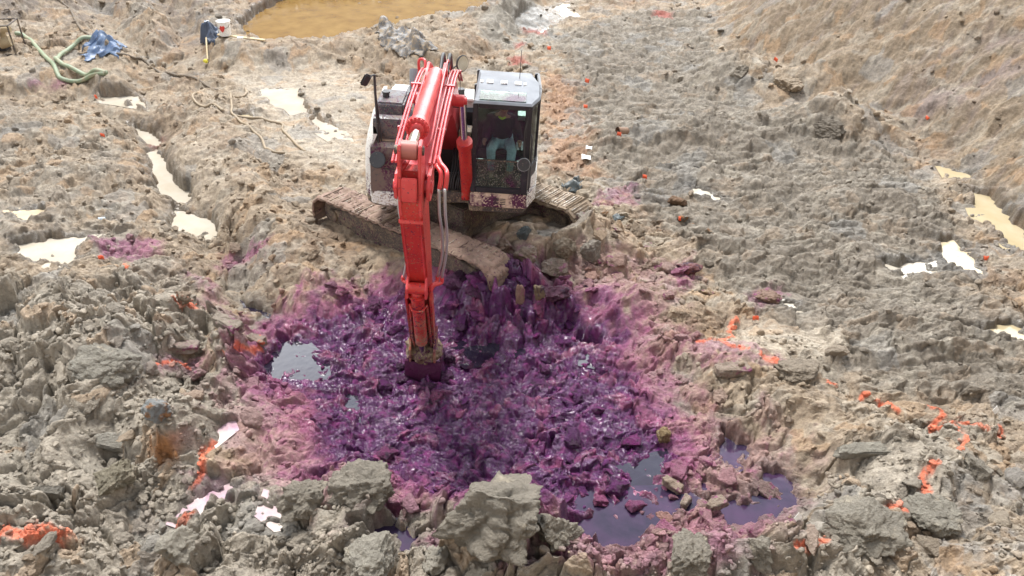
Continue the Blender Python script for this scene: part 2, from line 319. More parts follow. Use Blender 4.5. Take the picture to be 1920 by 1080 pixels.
# puddles ---------------------------------------------------------------------
PUD = [ # name, polygon, kind, label of the look, depth below relief
 ('puddle', [(487,166),(560,168),(580,205),(545,212),(510,195)], 'white', 0.02),
 ('puddle', [(580,205),(625,232),(650,262),(630,262),(590,232)], 'white', 0.02),
 ('puddle', [(178,165),(262,172),(272,197),(235,192),(190,185)], 'white', 0.03),
 ('puddle', [(250,235),(285,240),(300,262),(290,275),(262,258)], 'white', 0.02),
 ('puddle', [(283,282),(305,285),(325,320),(365,355),(355,372),(325,378),(290,345),(280,310)], 'white', 0.02),
 ('puddle', [(330,385),(400,392),(405,430),(380,432),(310,415)], 'white', 0.02),
 ('puddle', [(22,445),(95,435),(180,440),(140,462),(145,480),(120,492),(60,485),(30,465)], 'white', 0.02),
 ('puddle', [(20,395),(80,385),(85,402),(40,406)], 'tan', 0.02),
 ('puddle', [(505,645),(560,640),(590,680),(600,708),(550,710),(505,695)], 'purple', 0.0),
 ('puddle', [(452,560),(500,570),(502,588),(470,588)], 'purple', 0.02),
 ('puddle', [(1075,614),(1100,612),(1128,626),(1122,640),(1095,634),(1078,630)], 'purple', 0.09),
 ('puddle', [(1095,660),(1108,660),(1106,680),(1098,678)], 'purple', 0.0),
 ('puddle', [(850,655),(880,645),(940,640),(965,655),(930,668),(880,675)], 'purple', 0.0),
 ('puddle', [(640,735),(660,730),(660,775),(640,772)], 'purple', 0.0),
 ('puddle', [(1170,870),(1240,850),(1250,880),(1215,915),(1180,900)], 'purple', 0.0),
 ('puddle', [(1348,800),(1385,812),(1405,842),(1380,862),(1352,852),(1345,825)], 'violet', 0.0),
 ('puddle', [(1430,880),(1490,890),(1480,940),(1440,965),(1390,990),(1330,960),(1270,930),(1230,910),(1300,920),(1400,930)], 'violet', 0.0),
 ('puddle', [(1020,965),(1110,940),(1180,935),(1250,930),(1290,960),(1200,1000),(1160,1030),(1120,1020),(1110,980),(1060,985)], 'violet', 0.0),
 ('puddle', [(670,995),(700,985),(770,975),(770,995),(680,1008)], 'violet', 0.03),
 ('puddle', [(502,925),(545,935),(550,955),(525,962),(500,945)], 'pink', 0.02),
 ('puddle', [(375,905),(435,895),(440,915),(405,930),(370,962),(335,955),(350,930)], 'pink', 0.02),
 ('puddle', [(402,790),(425,785),(425,800),(408,818)], 'pink', 0.02),
 ('puddle', [(1290,345),(1325,348),(1352,372),(1310,365)], 'white', 0.02),
 ('puddle', [(1210,354),(1240,358),(1240,366),(1212,362)], 'white', 0.02),
 ('puddle', [(1645,485),(1700,482),(1742,488),(1738,500),(1690,502)], 'white', 0.02),
 ('puddle', [(1765,440),(1795,440),(1830,480),(1825,500),(1785,498),(1772,470)], 'tan', 0.02),
 ('puddle', [(1840,612),(1875,600),(1912,608),(1910,628),(1865,622)], 'ochre', 0.02),
 ('puddle', [(1474,565),(1494,567),(1494,578),(1482,577)], 'white', 0.02),
 ('puddle', [(1765,312),(1825,315),(1825,330),(1780,328)], 'ochre', 0.02),
 ('puddle', [(1815,352),(1865,350),(1890,385),(1925,400),(1960,440),(1930,470),(1880,440),(1840,395)], 'ochre', 0.02),
 ('puddle', [(440,200),(470,205),(468,215),(440,212)], 'ochre', 0.02),
 ('puddle', [(355,128),(380,126),(378,138),(358,138)], 'ochre', 0.02),
 ('puddle', [(975,10),(1060,5),(1075,30),(1010,55),(970,40)], 'tan', 0.02),
]
POND = [(448,38),(456,58),(500,69),(560,70),(640,62),(700,48),(800,25),(900,5),(960,-30),(880,-52),(600,-52),(520,-20),(475,12)]
water_jobs = []; wet = np.zeros_like(X)
for name, pts, kind, dep in PUD + [('pond', POND, 'pond', 0.12)]:
    P = GP(pts); cx = sum(p[0] for p in P) / len(P); cy = sum(p[1] for p in P) / len(P)
    size = max(max(p[0] for p in P) - min(p[0] for p in P), max(p[1] for p in P) - min(p[1] for p in P))
    hs = hb(np.array([p[0] for p in P] + [cx]), np.array([p[1] for p in P] + [cy]))
    jag = .16 if kind in ('white', 'tan', 'ochre') else .26
    k = 3.0 if kind == 'pond' else 1.0
    m = (X > cx - size - 1.5) & (X < cx + size + 1.5) & (Y > cy - size - 1.5) & (Y < cy + size + 1.5)
    d = sdpoly(X[m] + wx_[m] * .5 + wx2[m] * 1.2, Y[m] + wy_[m] * .5 + wy2[m] * 1.2, P) + jag * JN[m] * min(1, size) * .6
    inn = ss(0.05, -0.06, d)
    h = H[m]
    hi_ = h[d < 0] if (d < 0).sum() > 5 else h
    lvl = float(np.percentile(hi_, 12)) - .01 - (dep if kind == 'purple' else 0)
    if kind == 'pond': lvl = .36
    bot = lvl - .035 - .03 * inn + (.055 if kind in ('purple', 'violet') else .02) * np.clip(fB[m] + fC[m], -1, 1.4) * (0 if kind == 'pond' else 1)
    h = h * (1 - inn) + bot * inn
    out = ss((.62 if kind not in ('purple', 'violet') else .28) * k, .0, d) * (1 - inn)
    fl = (.55, .30) if kind == 'pond' else ((.30, .9) if kind not in ('purple', 'violet') else (.12, 1.2))
    h = np.where(inn < .5, np.maximum(h, lvl + (.05 if kind == 'pond' else -.01) + .02 * JN2[m] + (.05 * gn(X[m] * 2, Y[m] * 2, 66) if kind == 'pond' else 0) - fl[1] * np.maximum(d - fl[0], 0)), h)
    H[m] = h; wet[m] = np.maximum(wet[m], ss(.25, 0, d))
    mar = min(.22, .12 + size * .1)
    water_jobs.append((name, P, lvl, kind, mar, size, (cx, cy)))
print('relief', time.time() - T0)

# sideways push so that clods overhang a little
rel = np.clip(D, -.25, .25)
hx = gn(X * 2.2, Y * 2.2, 501) * .10 + gn(X * 6, Y * 6, 502) * .045
hy = gn(X * 2.2, Y * 2.2, 503) * .10 + gn(X * 6, Y * 6, 504) * .045
wt = (1 - wet) * rough * (1 - .6 * under) * (1 - .35 * m_grey)
PX = X + hx * wt * (.5 + 2 * rel); PY = Y + hy * wt * (.5 + 2 * rel) - .18 * np.clip(D, 0, .3) * wt

# colour ---------------------------------------------------------------------
def mixc(c, col, m):
    return c * (1 - m[:, None]) + np.array(col, f32)[None, :] * m[:, None]
n1 = fbm(X * .45, Y * .45, 601, 4); n2 = fbm(X * 1.8, Y * 1.8, 611, 4); n3 = fbm(X * 6, Y * 6, 621, 3)
C = np.tile(np.array((.335, .26, .182), f32), (X.size, 1))
C = mixc(C, (.245, .165, .105), ss(.0, .5, n1 + n2 * .6) * .75)
C = mixc(C, (.45, .38, .29), ss(.1, .55, n2 - n1 * .3) * .65)
C = mixc(C, (.27, .232, .19), ss(.15, .6, n2 * .8 - n3 * .5) * .45)
C = mixc(C, (.225, .195, .155), m_grey * .88); C = mixc(C, (.31, .275, .225), m_grey * ss(.1, .5, n2) * .6)
C = mixc(C, (.345, .303, .243), m_grLL * .85); C = mixc(C, (.29, .258, .212), m_grL * .7 * ss(-.5, .3, n1 + n2)); C = mixc(C, (.30, .28, .24), m_grT * .8)
C = mixc(C, (.47, .40, .31), np.clip(m_pale * .8 + m_smL * .4 + m_wetB * .55, 0, 1))
C = mixc(C, (.36, .205, .12), np.clip(m_rust * .75 + m_rust2 * .35 * ss(-.3, .3, n2), 0, 1))
C = mixc(C, (.17, .14, .12), m_dkT * .75 * ss(-.35, .25, n2 + n3 * .4))
# slope strata
st = fbm(X * .3 + 4, al * 1.1, 641, 4)
C = mixc(C, (.235, .178, .118), m_slope * .92); C = mixc(C, (.35, .275, .185), m_slope * ss(.1, .5, st) * .6); C = mixc(C, (.20, .145, .095), m_slope * ss(.0, .45, -st + n3 * .5) * .6)
stk = fbm((X * .5 + Y * .25) * .8, (xs * .55 - Y * .75) * 3.2, 655, 4, .6); C = mixc(C, (.21, .165, .14), m_slope * ss(.05, .4, stk) * .55); C = mixc(C, (.42, .34, .24), m_slope * ss(.1, .4, -stk) * .3)
C = mixc(C, (.235, .185, .185), np.clip(m_vio * m_slope * ss(-.1, .4, st + n2 * .5), 0, 1) * .6)
C = mixc(C, (.33, .31, .28), m_grav * ss(-.2, .3, n2 + n3) * .7)
# patches of rust and grey clay in clods (colour goes with the block)
C = mixc(C, (.33, .20, .10), (aB > .88) * ss(.1, .6, eB) * .40 * (1 - m_grey * .6) * (1 - core)); C = mixc(C, (.24, .235, .22), (aA < .12) * ss(.0, .5, eA) * .5)
C = mixc(C, (.46, .41, .33), (aB < .2) * ss(.0, .6, eB) * .35)
C = mixc(C, (.38, .17, .06), orange_r)
C *= (1 + .20 * (aC - .5) + .20 * (aB - .5) + .16 * (aG - .5) + .22 * n3 + .12 * JN2)[:, None]
# dye
pk = np.clip(stain * ss(-.75, .15, n2 * .7 + JN * .7 + .55 * ss(.7, -.6, dst)) , 0, 1)
C = mixc(C, (.40, .195, .215), pk * .50)
mg = np.clip(ss(.62, -.25, dcore + .5 * JN + .35 * n3 + .25 * JN2) * ss(1.2, .4, dcore), 0, 1)
mg = np.maximum(mg, stain * ss(.05, .42, JN * .8 + n3 * .5 + JN2 * .3) * .75); mg = np.maximum(mg, np.clip(sm2 * ss(-.5, .25, JN2 + JN * .5 + sm2 * .25), 0, 1))
C = mixc(C, (.29, .045, .165), mg * .80)
dk = np.clip(core * ss(-.42, .12, .5 * ss(.1, -.7, dcore) - .12 + JN * .5 + n3 * .28 + .45 * (.5 - aB)), 0, 1)
C = mixc(C, (.068, .004, .078), dk * .95); C = mixc(C, (.23, .022, .15), dk * ss(.0, .4, n3 * .6 + JN2 * .7) * .6)
pkp = np.maximum(core * ss(.66, .74, aB) * ss(.1, .5, eB) * ss(-.3, .2, n2), core * ss(.35, .6, n2 + .4 * JN2) * .8)
C = mixc(C, (.32, .08, .14), pkp * (.35 + .4 * ss(-.2, .3, JN2)) * .75); pass
C = mixc(C, (.36, .10, .075), red * .85)
C = mixc(C, (.88, .19, .085), np.clip(paint, 0, 1))
C = np.clip(C, .004, .9)
wetm = np.clip(.25 + wet * .5 + m_wetB * .5 + .3 * ss(.1, .6, n2) - .3 * m_slope, 0, 1)
C *= (1 - .38 * wet * (1 - core))[:, None]
rg = np.clip(.80 - .42 * np.maximum(wetm * .55, 0), .3, .9); rg = rg * (1 - core * .9) + core * .9 * (.07 + .26 * ss(-.3, .4, n3))
rg = np.where(mg > .5, np.minimum(rg, .5), rg); rg = rg * (1 - .55 * wet)

def grid_mesh(name, px, py, pz, ny, nx, col=None):
    me = bpy.data.meshes.new(name); n = ny * nx
    me.vertices.add(n); me.vertices.foreach_set('co', np.stack([px, py, pz], 1).astype(f32).ravel())
    i = (np.arange(ny - 1)[:, None] * nx + np.arange(nx - 1)[None, :]).ravel()
    q = np.stack([i, i + 1, i + nx + 1, i + nx], 1).astype(np.int32)
    me.loops.add(q.size); me.loops.foreach_set('vertex_index', q.ravel())
    me.polygons.add(len(q)); me.polygons.foreach_set('loop_start', (np.arange(len(q)) * 4).astype(np.int32))
    me.polygons.foreach_set('use_smooth', np.ones(len(q), bool))
    me.update(calc_edges=True)
    if col is not None:
        a = me.color_attributes.new('Col', 'FLOAT_COLOR', 'POINT'); a.data.foreach_set('color', col.astype(f32).ravel())
    return me

# ---------------------------------------------------------------- materials
def newmat(name):
    m = bpy.data.materials.new(name); m.use_nodes = True; nt = m.node_tree
    return m, nt, nt.nodes['Principled BSDF']
def noise_node(nt, scale, detail=6, rough=.6, vec=None, dim='3D'):
    n = nt.nodes.new('ShaderNodeTexNoise'); n.inputs['Scale'].default_value = scale; n.inputs['Detail'].default_value = detail; n.inputs['Roughness'].default_value = rough
    if vec: nt.links.new(vec, n.inputs['Vector'])
    return n
def mathn(nt, op, a, b=None, c=None, clamp=False):
    n = nt.nodes.new('ShaderNodeMath'); n.operation = op; n.use_clamp = clamp
    for i, v in enumerate((a, b, c)):
        if v is None: continue
        if isinstance(v, (int, float)): n.inputs[i].default_value = v
        else: nt.links.new(v, n.inputs[i])
    return n.outputs[0]
def rampn(nt, fac, stops):
    n = nt.nodes.new('ShaderNodeValToRGB'); e = n.color_ramp.elements
    while len(e) < len(stops): e.new(.5)
    for k, (p, c) in enumerate(stops):
        e[k].position = p; e[k].color = (c, c, c, 1) if isinstance(c, (int, float)) else (*c, 1)
    nt.links.new(fac, n.inputs[0]); return n.outputs[0]
def mixn(nt, fac, a, b, mode='MIX'):
    n = nt.nodes.new('ShaderNodeMix'); n.data_type = 'RGBA'; n.blend_type = mode
    for i, v in ((0, fac), (6, a), (7, b)):
        if isinstance(v, (int, float)): n.inputs[i].default_value = v
        elif isinstance(v, tuple): n.inputs[i].default_value = (*v, 1)
        else: nt.links.new(v, n.inputs[i])
    return n.outputs[2]
def bumpn(nt, bs, h, strength, dist, normal=None):
    b = nt.nodes.new('ShaderNodeBump'); b.inputs['Strength'].default_value = strength; b.inputs['Distance'].default_value = dist
    nt.links.new(h, b.inputs['Height'])
    if normal: nt.links.new(normal, b.inputs['Normal'])
    nt.links.new(b.outputs[0], bs.inputs['Normal']); return b.outputs[0]

def mud_nodes(nt, bs, colour, roughsock=None):
    tc = nt.nodes.new('ShaderNodeTexCoord').outputs['Object']
    a = noise_node(nt, 14, 8, .7, tc); b = noise_node(nt, 48, 6, .65, tc)
    v = nt.nodes.new('ShaderNodeTexVoronoi'); v.feature = 'DISTANCE_TO_EDGE'; v.inputs['Scale'].default_value = 11
    dn = noise_node(nt, 6, 4, .6, tc); dv = nt.nodes.new('ShaderNodeVectorMath'); dv.operation = 'MULTIPLY_ADD'
    nt.links.new(dn.outputs['Color'], dv.inputs[0]); dv.inputs[1].default_value = (.5, .5, .5); nt.links.new(tc, dv.inputs[2]); nt.links.new(dv.outputs[0], v.inputs['Vector'])
    crack = rampn(nt, v.outputs['Distance'], [(0, 0.0), (.05, 1.0)])
    h = mathn(nt, 'ADD', mathn(nt, 'MULTIPLY', a.outputs['Fac'], 1.0), mathn(nt, 'MULTIPLY', b.outputs['Fac'], .35))
    h = mathn(nt, 'ADD', h, mathn(nt, 'MULTIPLY', crack, .12))
    bumpn(nt, bs, h, .9, .06)
    tone = rampn(nt, a.outputs['Fac'], [(.28, .60), (.72, 1.28)])
    c = mixn(nt, 1.0, colour, tone, 'MULTIPLY')
    sp = rampn(nt, b.outputs['Fac'], [(.66, 0.0), (.74, 1.0)])
    c = mixn(nt, mathn(nt, 'MULTIPLY', sp, .25), c, mixn(nt, .6, c, (.75, .7, .6)))
    nt.links.new(c, bs.inputs['Base Color'])
    if roughsock is not None:
        nt.links.new(roughsock, bs.inputs['Roughness']); nt.links.new(mathn(nt, 'MULTIPLY', mathn(nt, 'SUBTRACT', .42, roughsock), 1.8, clamp=True), bs.inputs['Coat Weight']); bs.inputs['Coat Roughness'].default_value = .20

mat_ground, nt, bs = newmat('mud_ground')
at = nt.nodes.new('ShaderNodeAttribute'); at.attribute_name = 'Col'
mud_nodes(nt, bs, at.outputs['Color'], at.outputs['Alpha'])
me = grid_mesh('ground', PX, PY, H, ny, nx, np.concatenate([C, rg[:, None]], 1))
ground = bpy.data.objects.new('ground', me); COL.objects.link(ground); me.materials.append(mat_ground); ground['kind'] = 'structure'
print('ground mesh', time.time() - T0)

# quick look-ups on the finished ground
H2 = H.reshape(ny, nx); C2 = C.reshape(ny, nx, 3); D2c = core.reshape(ny, nx)
def _ij(x, y):
    j = float(np.clip(np.interp(y, yy, np.arange(ny)), 0, ny - 1.001))
    h = 960 / FPX * (CP * max(y, 3.0) + CAM_H * SP)
    i = float(np.clip(np.interp(x / h, sx, np.arange(nx)), 0, nx - 1.001)); return j, i
def gz(x, y):
    j, i = _ij(x, y); a = int(j); b = int(i); s = j - a; t = i - b
    return float((H2[a, b] * (1 - s) + H2[a + 1, b] * s) * (1 - t) + (H2[a, b + 1] * (1 - s) + H2[a + 1, b + 1] * s) * t)
def gmax(x, y, r):
    return max(gz(x + r * math.cos(a) * k, y + r * math.sin(a) * k) for a in np.linspace(0, 6.28, 9)[:-1] for k in (.5, 1))
def gcol(x, y):
    j, i = _ij(x, y); return C2[int(j), int(i)]

# ---------------------------------------------------------------- object helpers
def tag(o, label, cat, group=None):
    o['label'] = label; o['category'] = cat
    if group: o['group'] = group
    return o
def empty(name, loc, rot=(0, 0, 0)):
    o = bpy.data.objects.new(name, None); COL.objects.link(o); o.location = loc; o.rotation_euler = rot; o.empty_display_size = .1; return o
def link(name, me, parent=None, loc=None):
    o = bpy.data.objects.new(name, me); COL.objects.link(o)
    if parent is not None: o.parent = parent
    if loc is not None: o.location = loc
    return o

# ---------------------------------------------------------------- water
def water_mat(name, base, rough=.03, ripple=.05, spec=.5, murk=None, ior=1.333):
    m, nt, bs = newmat(name)
    tc = nt.nodes.new('ShaderNodeTexCoord').outputs['Object']
    n = noise_node(nt, 1.6, 5, .6, tc)
    c = mixn(nt, rampn(nt, n.outputs['Fac'], [(.35, 0.0), (.65, 1.0)]), base, murk or base)
    nt.links.new(c, bs.inputs['Base Color']); bs.inputs['Roughness'].default_value = rough; bs.inputs['IOR'].default_value = ior
    r = noise_node(nt, 7, 3, .5, tc); bumpn(nt, bs, r.outputs['Fac'], ripple, .05)
    return m
WM = {'white': water_mat('silty_water', (.47, .43, .365), murk=(.42, .37, .29)), 'tan': water_mat('tan_water', (.46, .37, .24), murk=(.55, .47, .33)),
      'ochre': water_mat('ochre_water', (.36, .29, .17), murk=(.42, .35, .23)), 'purple': water_mat('dyed_water', (.020, .018, .030), murk=(.016, .008, .02), ior=1.5),
      'violet': water_mat('violet_water', (.018, .014, .03), murk=(.055, .026, .062), ior=1.45), 'pink': water_mat('pink_water', (.34, .19, .27), murk=(.60, .52, .45)),
      'pond': water_mat('pond_water', (.25, .155, .05), rough=.10, ripple=.10, murk=(.17, .095, .028))}
for name, P, lvl, kind, mar, size, (cx, cy) in water_jobs:
    bm = bmesh.new(); n = len(P); vs = []
    area = sum(P[i][0] * P[(i + 1) % n][1] - P[(i + 1) % n][0] * P[i][1] for i in range(n)); sg = 1 if area > 0 else -1
    for i in range(n):
        a = np.array(P[i - 1]); b = np.array(P[i]); c = np.array(P[(i + 1) % n])
        t = (c - b) / (np.linalg.norm(c - b) + 1e-6) + (b - a) / (np.linalg.norm(b - a) + 1e-6); nrm = np.array((t[1], -t[0])) * sg; nrm /= np.linalg.norm(nrm) + 1e-6
        q = b + nrm * mar; vs.append(bm.verts.new((q[0] - cx, q[1] - cy, 0)))
    f = bm.faces.new(vs); f.normal_update()
    if f.normal.z < 0: f.normal_flip()
    bmesh.ops.triangulate(bm, faces=bm.faces[:])
    me = bpy.data.meshes.new(name); bm.to_mesh(me); bm.free(); me.materials.append(WM[kind])
    o = link(name + '_water', me, None, (cx, cy, lvl)); o['kind'] = 'structure'

# ---------------------------------------------------------------- clods of mud
def clod_mesh(name, seed, sub=4, cuts=9, nz=.10, flat=(1, 1, 1)):
    rnd = random.Random(seed); bm = bmesh.new(); bmesh.ops.create_icosphere(bm, subdivisions=sub, radius=1)
    pl = []
    for k in range(cuts):
        v = Vector((rnd.gauss(0, 1), rnd.gauss(0, 1), rnd.gauss(0, 1))).normalized(); pl.append((v, rnd.uniform(.38, .78)))
    for v in bm.verts:
        p = v.co.copy()
        for nn, d in pl:
            e = p.dot(nn) - d
            if e > 0: p -= nn * e * .97
        v.co = p
    off = Vector((rnd.uniform(0, 50), 0, 0))
    for v in bm.verts:
        p = v.co; n = p.normalized()
        f = mnoise.fractal(p * 2.2 + off, .8, 2.1, 7) * nz + (abs(mnoise.noise(p * 4 + off)) - .25) * nz * .9 + (abs(mnoise.noise(p * 9 + off)) - .25) * nz * .35
        v.co = Vector((p.x * flat[0], p.y * flat[1], p.z * flat[2])) + n * f
    m = max(v.co.length for v in bm.verts)
    for v in bm.verts: v.co *= 1 / m
    for f in bm.faces: f.smooth = sub > 2
    me = bpy.data.meshes.new(name); bm.to_mesh(me); bm.free(); return me
# one mass of crumbs nobody could count
LP = [clod_mesh('crumb_shape', 900 + i, 2 if i < 5 else 1, 8, .12, (1, .85, .7)) for i in range(9)]
LV = []
for m_ in LP:
    a = np.empty(len(m_.vertices) * 3, f32); m_.vertices.foreach_get('co', a); b = np.empty(len(m_.polygons) * 3, np.int32); m_.polygons.foreach_get('vertices', b)
    LV.append((a.reshape(-1, 3), b.reshape(-1, 3)))
rng = np.random.default_rng(5)
NC = 15000
cv = rng.uniform(-20, 1120, NC * 3); cu = rng.uniform(-60, 1980, NC * 3)
Cg = (clodm * (.25 + .75 * crumb) * (1 - m_slope * .2) * (1 - m_wetB * .7) * (1 - wet) * (1 - .55 * core) * (1 - .75 * m_grey) + .05).reshape(ny, nx)
vsum = []; fsum = []; csum = []; nb = 0; cnt = 0
for u, v in zip(cu, cv):
    a, b, c = ray(u, v); t = -CAM_H / c; x, y = a * t, b * t
    if y > 40: continue
    j, i = _ij(x, y); w = Cg[int(j), int(i)]
    if rng.random() > w: continue
    if abs((x - MC[0]) * tdx + (y - MC[1]) * tdy) < 2.3 and abs((x - MC[0]) * -tdy + (y - MC[1]) * tdx) < 1.7: continue
    s = (.018 + .055 * rng.random() ** 3.2) * (y / 8 if y > 8 else 1) ** .6
    k = int(rng.integers(0, 5) if s > .04 else rng.integers(5, 9)); V, F = LV[k]
    q = rng.normal(size=(3, 3)); Q, _ = np.linalg.qr(q)
    z = gz(x, y) + s * .25
    vsum.append((V @ Q.T.astype(f32)) * np.array((1, 1, .8), f32) * s + np.array((x, y, z), f32)); fsum.append(F + nb); nb += len(V)
    cc = gcol(x, y) * rng.uniform(.85, 1.2); csum.append(np.repeat(np.array([[*cc, .75]], f32), len(V), 0)); cnt += 1
    if cnt >= NC: break
V = np.concatenate(vsum); F = np.concatenate(fsum); Cc = np.concatenate(csum)
me = bpy.data.meshes.new('mud_crumbs'); me.vertices.add(len(V)); me.vertices.foreach_set('co', V.ravel())
me.loops.add(F.size); me.loops.foreach_set('vertex_index', F.ravel().astype(np.int32)); me.polygons.add(len(F)); me.polygons.foreach_set('loop_start', (np.arange(len(F)) * 3).astype(np.int32)); me.update(calc_edges=True)
at_ = me.color_attributes.new('Col', 'FLOAT_COLOR', 'POINT'); at_.data.foreach_set('color', Cc.ravel()); me.materials.append(mat_ground)
o = link('mud_crumbs', me); o['kind'] = 'stuff'; tag(o, 'small crumbs of broken mud strewn all over the pit floor', 'rubble')
print('crumbs', cnt, time.time() - T0)

mat_clod, nt, bs = newmat('clod_mud')
oi = nt.nodes.new('ShaderNodeObjectInfo'); tcx = nt.nodes.new('ShaderNodeTexCoord')
geo = nt.nodes.new('ShaderNodeNewGeometry')
def clod_material(name, second, thr, rough=.75):
    m, nt, bs = newmat(name)
    oi = nt.nodes.new('ShaderNodeObjectInfo')
    tc = nt.nodes.new('ShaderNodeTexCoord').outputs['Object']
    big = noise_node(nt, 1.7, 5, .6, tc)
    c = mixn(nt, rampn(nt, big.outputs['Fac'], [(thr, 0.0), (thr + .10, 1.0)]), oi.outputs['Color'], second)
    geo = nt.nodes.new('ShaderNodeNewGeometry').outputs['Position']
    a = noise_node(nt, 14, 8, .7, geo); b = noise_node(nt, 48, 6, .65, geo)
    a2 = noise_node(nt, 5, 8, .7, geo)
    h = mathn(nt, 'ADD', a.outputs['Fac'], mathn(nt, 'MULTIPLY', b.outputs['Fac'], .4)); h = mathn(nt, 'ADD', h, mathn(nt, 'MULTIPLY', a2.outputs['Fac'], 1.2)); bumpn(nt, bs, h, 1.0, .09)
    c = mixn(nt, 1.0, c, rampn(nt, a.outputs['Fac'], [(.25, .72), (.75, 1.2)]), 'MULTIPLY'); c = mixn(nt, 1.0, c, rampn(nt, a2.outputs['Fac'], [(.3, .82), (.7, 1.12)]), 'MULTIPLY')
    nt.links.new(c, bs.inputs['Base Color']); bs.inputs['Roughness'].default_value = rough
    return m
bpy.data.materials.remove(mat_clod)
CM = {'plain': clod_material('clod_plain', (.42, .36, .27), .60), 'stained': clod_material('clod_stained', (.30, .075, .17), .54, .5),
      'dyed': clod_material('clod_dyed', (.05, .014, .045), .50, .35), 'rusty': clod_material('clod_rusty', (.34, .17, .07), .50), 'painted': clod_material('clod_painted', (.85, .19, .085), .56)}
PR = {}
for k in CM:
    PR[k] = [clod_mesh('clod_shape', 300 + i + 40 * list(CM).index(k), 4, 9, .09 + .02 * (i % 3), (1, .8, .7) if i % 2 else (1, .6, .5)) for i in range(6 if k in ('plain', 'stained') else 3)]
    for m_ in PR[k]: m_.materials.append(CM[k])
_blk = {}
def block_mesh(seed):
    """squarish broken block"""
    rnd = random.Random(seed); bm = bmesh.new(); bmesh.ops.create_icosphere(bm, subdivisions=4, radius=1)
    ax = (1, rnd.uniform(.5, .7), rnd.uniform(.42, .6)); off = Vector((rnd.uniform(0, 50), 0, 0))
    for v in bm.verts:
        p = v.co; q = Vector([math.copysign(abs(c) ** .38, c) for c in p]); q = Vector((q.x * ax[0], q.y * ax[1] * (1 + .2 * q.x), q.z * ax[2] * (1 - .15 * q.x)))
        v.co = q + p * (mnoise.fractal(q * 2.2 + off, .8, 2.1, 6) * .19 + (abs(mnoise.noise(q * 4 + off)) - .25) * .14)
    m = max(v.co.length for v in bm.verts)
    for v in bm.verts: v.co *= 1 / m
    for f in bm.faces: f.smooth = True
    me = bpy.data.meshes.new('block_shape'); bm.to_mesh(me); bm.free(); return me
def clod(u, v, size, kind='plain', label=None, group=None, col=None, mesh=None, rot=None, sink=.25, scl=(1, 1, .8), name='mud_clod'):
    x, y = G(u, v) if not isinstance(u, tuple) else u
    if mesh is None: mesh = random.choice(PR[kind])
    o = link(name, mesh); z = gz(x, y)
    o.scale = tuple(size * c for c in scl)
    o.rotation_euler = rot or (random.uniform(-.5, .5), random.uniform(-.5, .5), random.uniform(0, 6.28))
    o.location = (x, y, z + size * scl[2] * (.6 - sink * 1.6))
    c = gcol(x, y) if col is None else col; o.color = (*[float(q) for q in c], 1)
    tag(o, label, 'clod', group); return o
GREYC, TANC, PINKC = (.36, .325, .265), (.40, .31, .21), (.38, .24, .215)

# ---------------------------------------------------------------- mesh building
def fin(name, bm, mat, parent=None, smooth=35, bevel=0, loc=None):
    bmesh.ops.recalc_face_normals(bm, faces=bm.faces[:])
    if bevel:
        es = [e for e in bm.edges if len(e.link_faces) == 2 and e.calc_face_angle(0) > R(50)]
        bmesh.ops.bevel(bm, geom=es, offset=bevel, segments=2, affect='EDGES', clamp_overlap=True)
    me = bpy.data.meshes.new(name); bm.to_mesh(me); bm.free()
    for p in me.polygons: p.use_smooth = True
    me.set_sharp_from_angle(angle=R(smooth)); me.materials.append(mat)
    return link(name, me, parent, loc)
def box(bm, c, s, rot=None, tx=1.0, ty=1.0):
    M_ = Matrix.Translation(Vector(c)) @ (rot.to_4x4() if rot else Matrix.Identity(4))
    vs = [bm.verts.new(M_ @ Vector((a * s[0] / 2 * (tx if k > 0 else 1), b * s[1] / 2 * (ty if k > 0 else 1), k * s[2] / 2))) for k in (-1, 1) for b in (-1, 1) for a in (-1, 1)]
    for f in ((0, 2, 3, 1), (4, 5, 7, 6), (0, 1, 5, 4), (2, 6, 7, 3), (0, 4, 6, 2), (1, 3, 7, 5)): bm.faces.new([vs[i] for i in f])
def prism(bm, pts, a0, a1, axis='x'):
    def P(p, a): return Vector((a, p[0], p[1])) if axis == 'x' else Vector((p[0], p[1], a)) if axis == 'z' else Vector((p[0], a, p[1]))
    lo = [bm.verts.new(P(p, a0)) for p in pts]; hi = [bm.verts.new(P(p, a1)) for p in pts]; n = len(pts)
    bm.faces.new(lo[::-1]); bm.faces.new(hi)
    for i in range(n): bm.faces.new((lo[i], lo[(i + 1) % n], hi[(i + 1) % n], hi[i]))
def tube(bm, pts, r, n=8, caps=True):
    pts = [Vector(p) for p in pts]; rr = r if isinstance(r, (list, tuple)) else [r] * len(pts)
    rings = []; up = Vector((0, 0, 1))
    d0 = (pts[1] - pts[0]).normalized(); a = d0.cross(up if abs(d0.z) < .9 else Vector((1, 0, 0))).normalized()
    for i, p in enumerate(pts):
        d = (pts[min(i + 1, len(pts) - 1)] - pts[max(i - 1, 0)]).normalized()
        a = (a - d * a.dot(d)).normalized(); b = d.cross(a)
        rings.append([bm.verts.new(p + (a * math.cos(6.28318 * k / n) + b * math.sin(6.28318 * k / n)) * rr[i]) for k in range(n)])
    for i in range(len(rings) - 1):
        for k in range(n): bm.faces.new((rings[i][k], rings[i][(k + 1) % n], rings[i + 1][(k + 1) % n], rings[i + 1][k]))
    if caps: bm.faces.new(rings[0][::-1]); bm.faces.new(rings[-1])
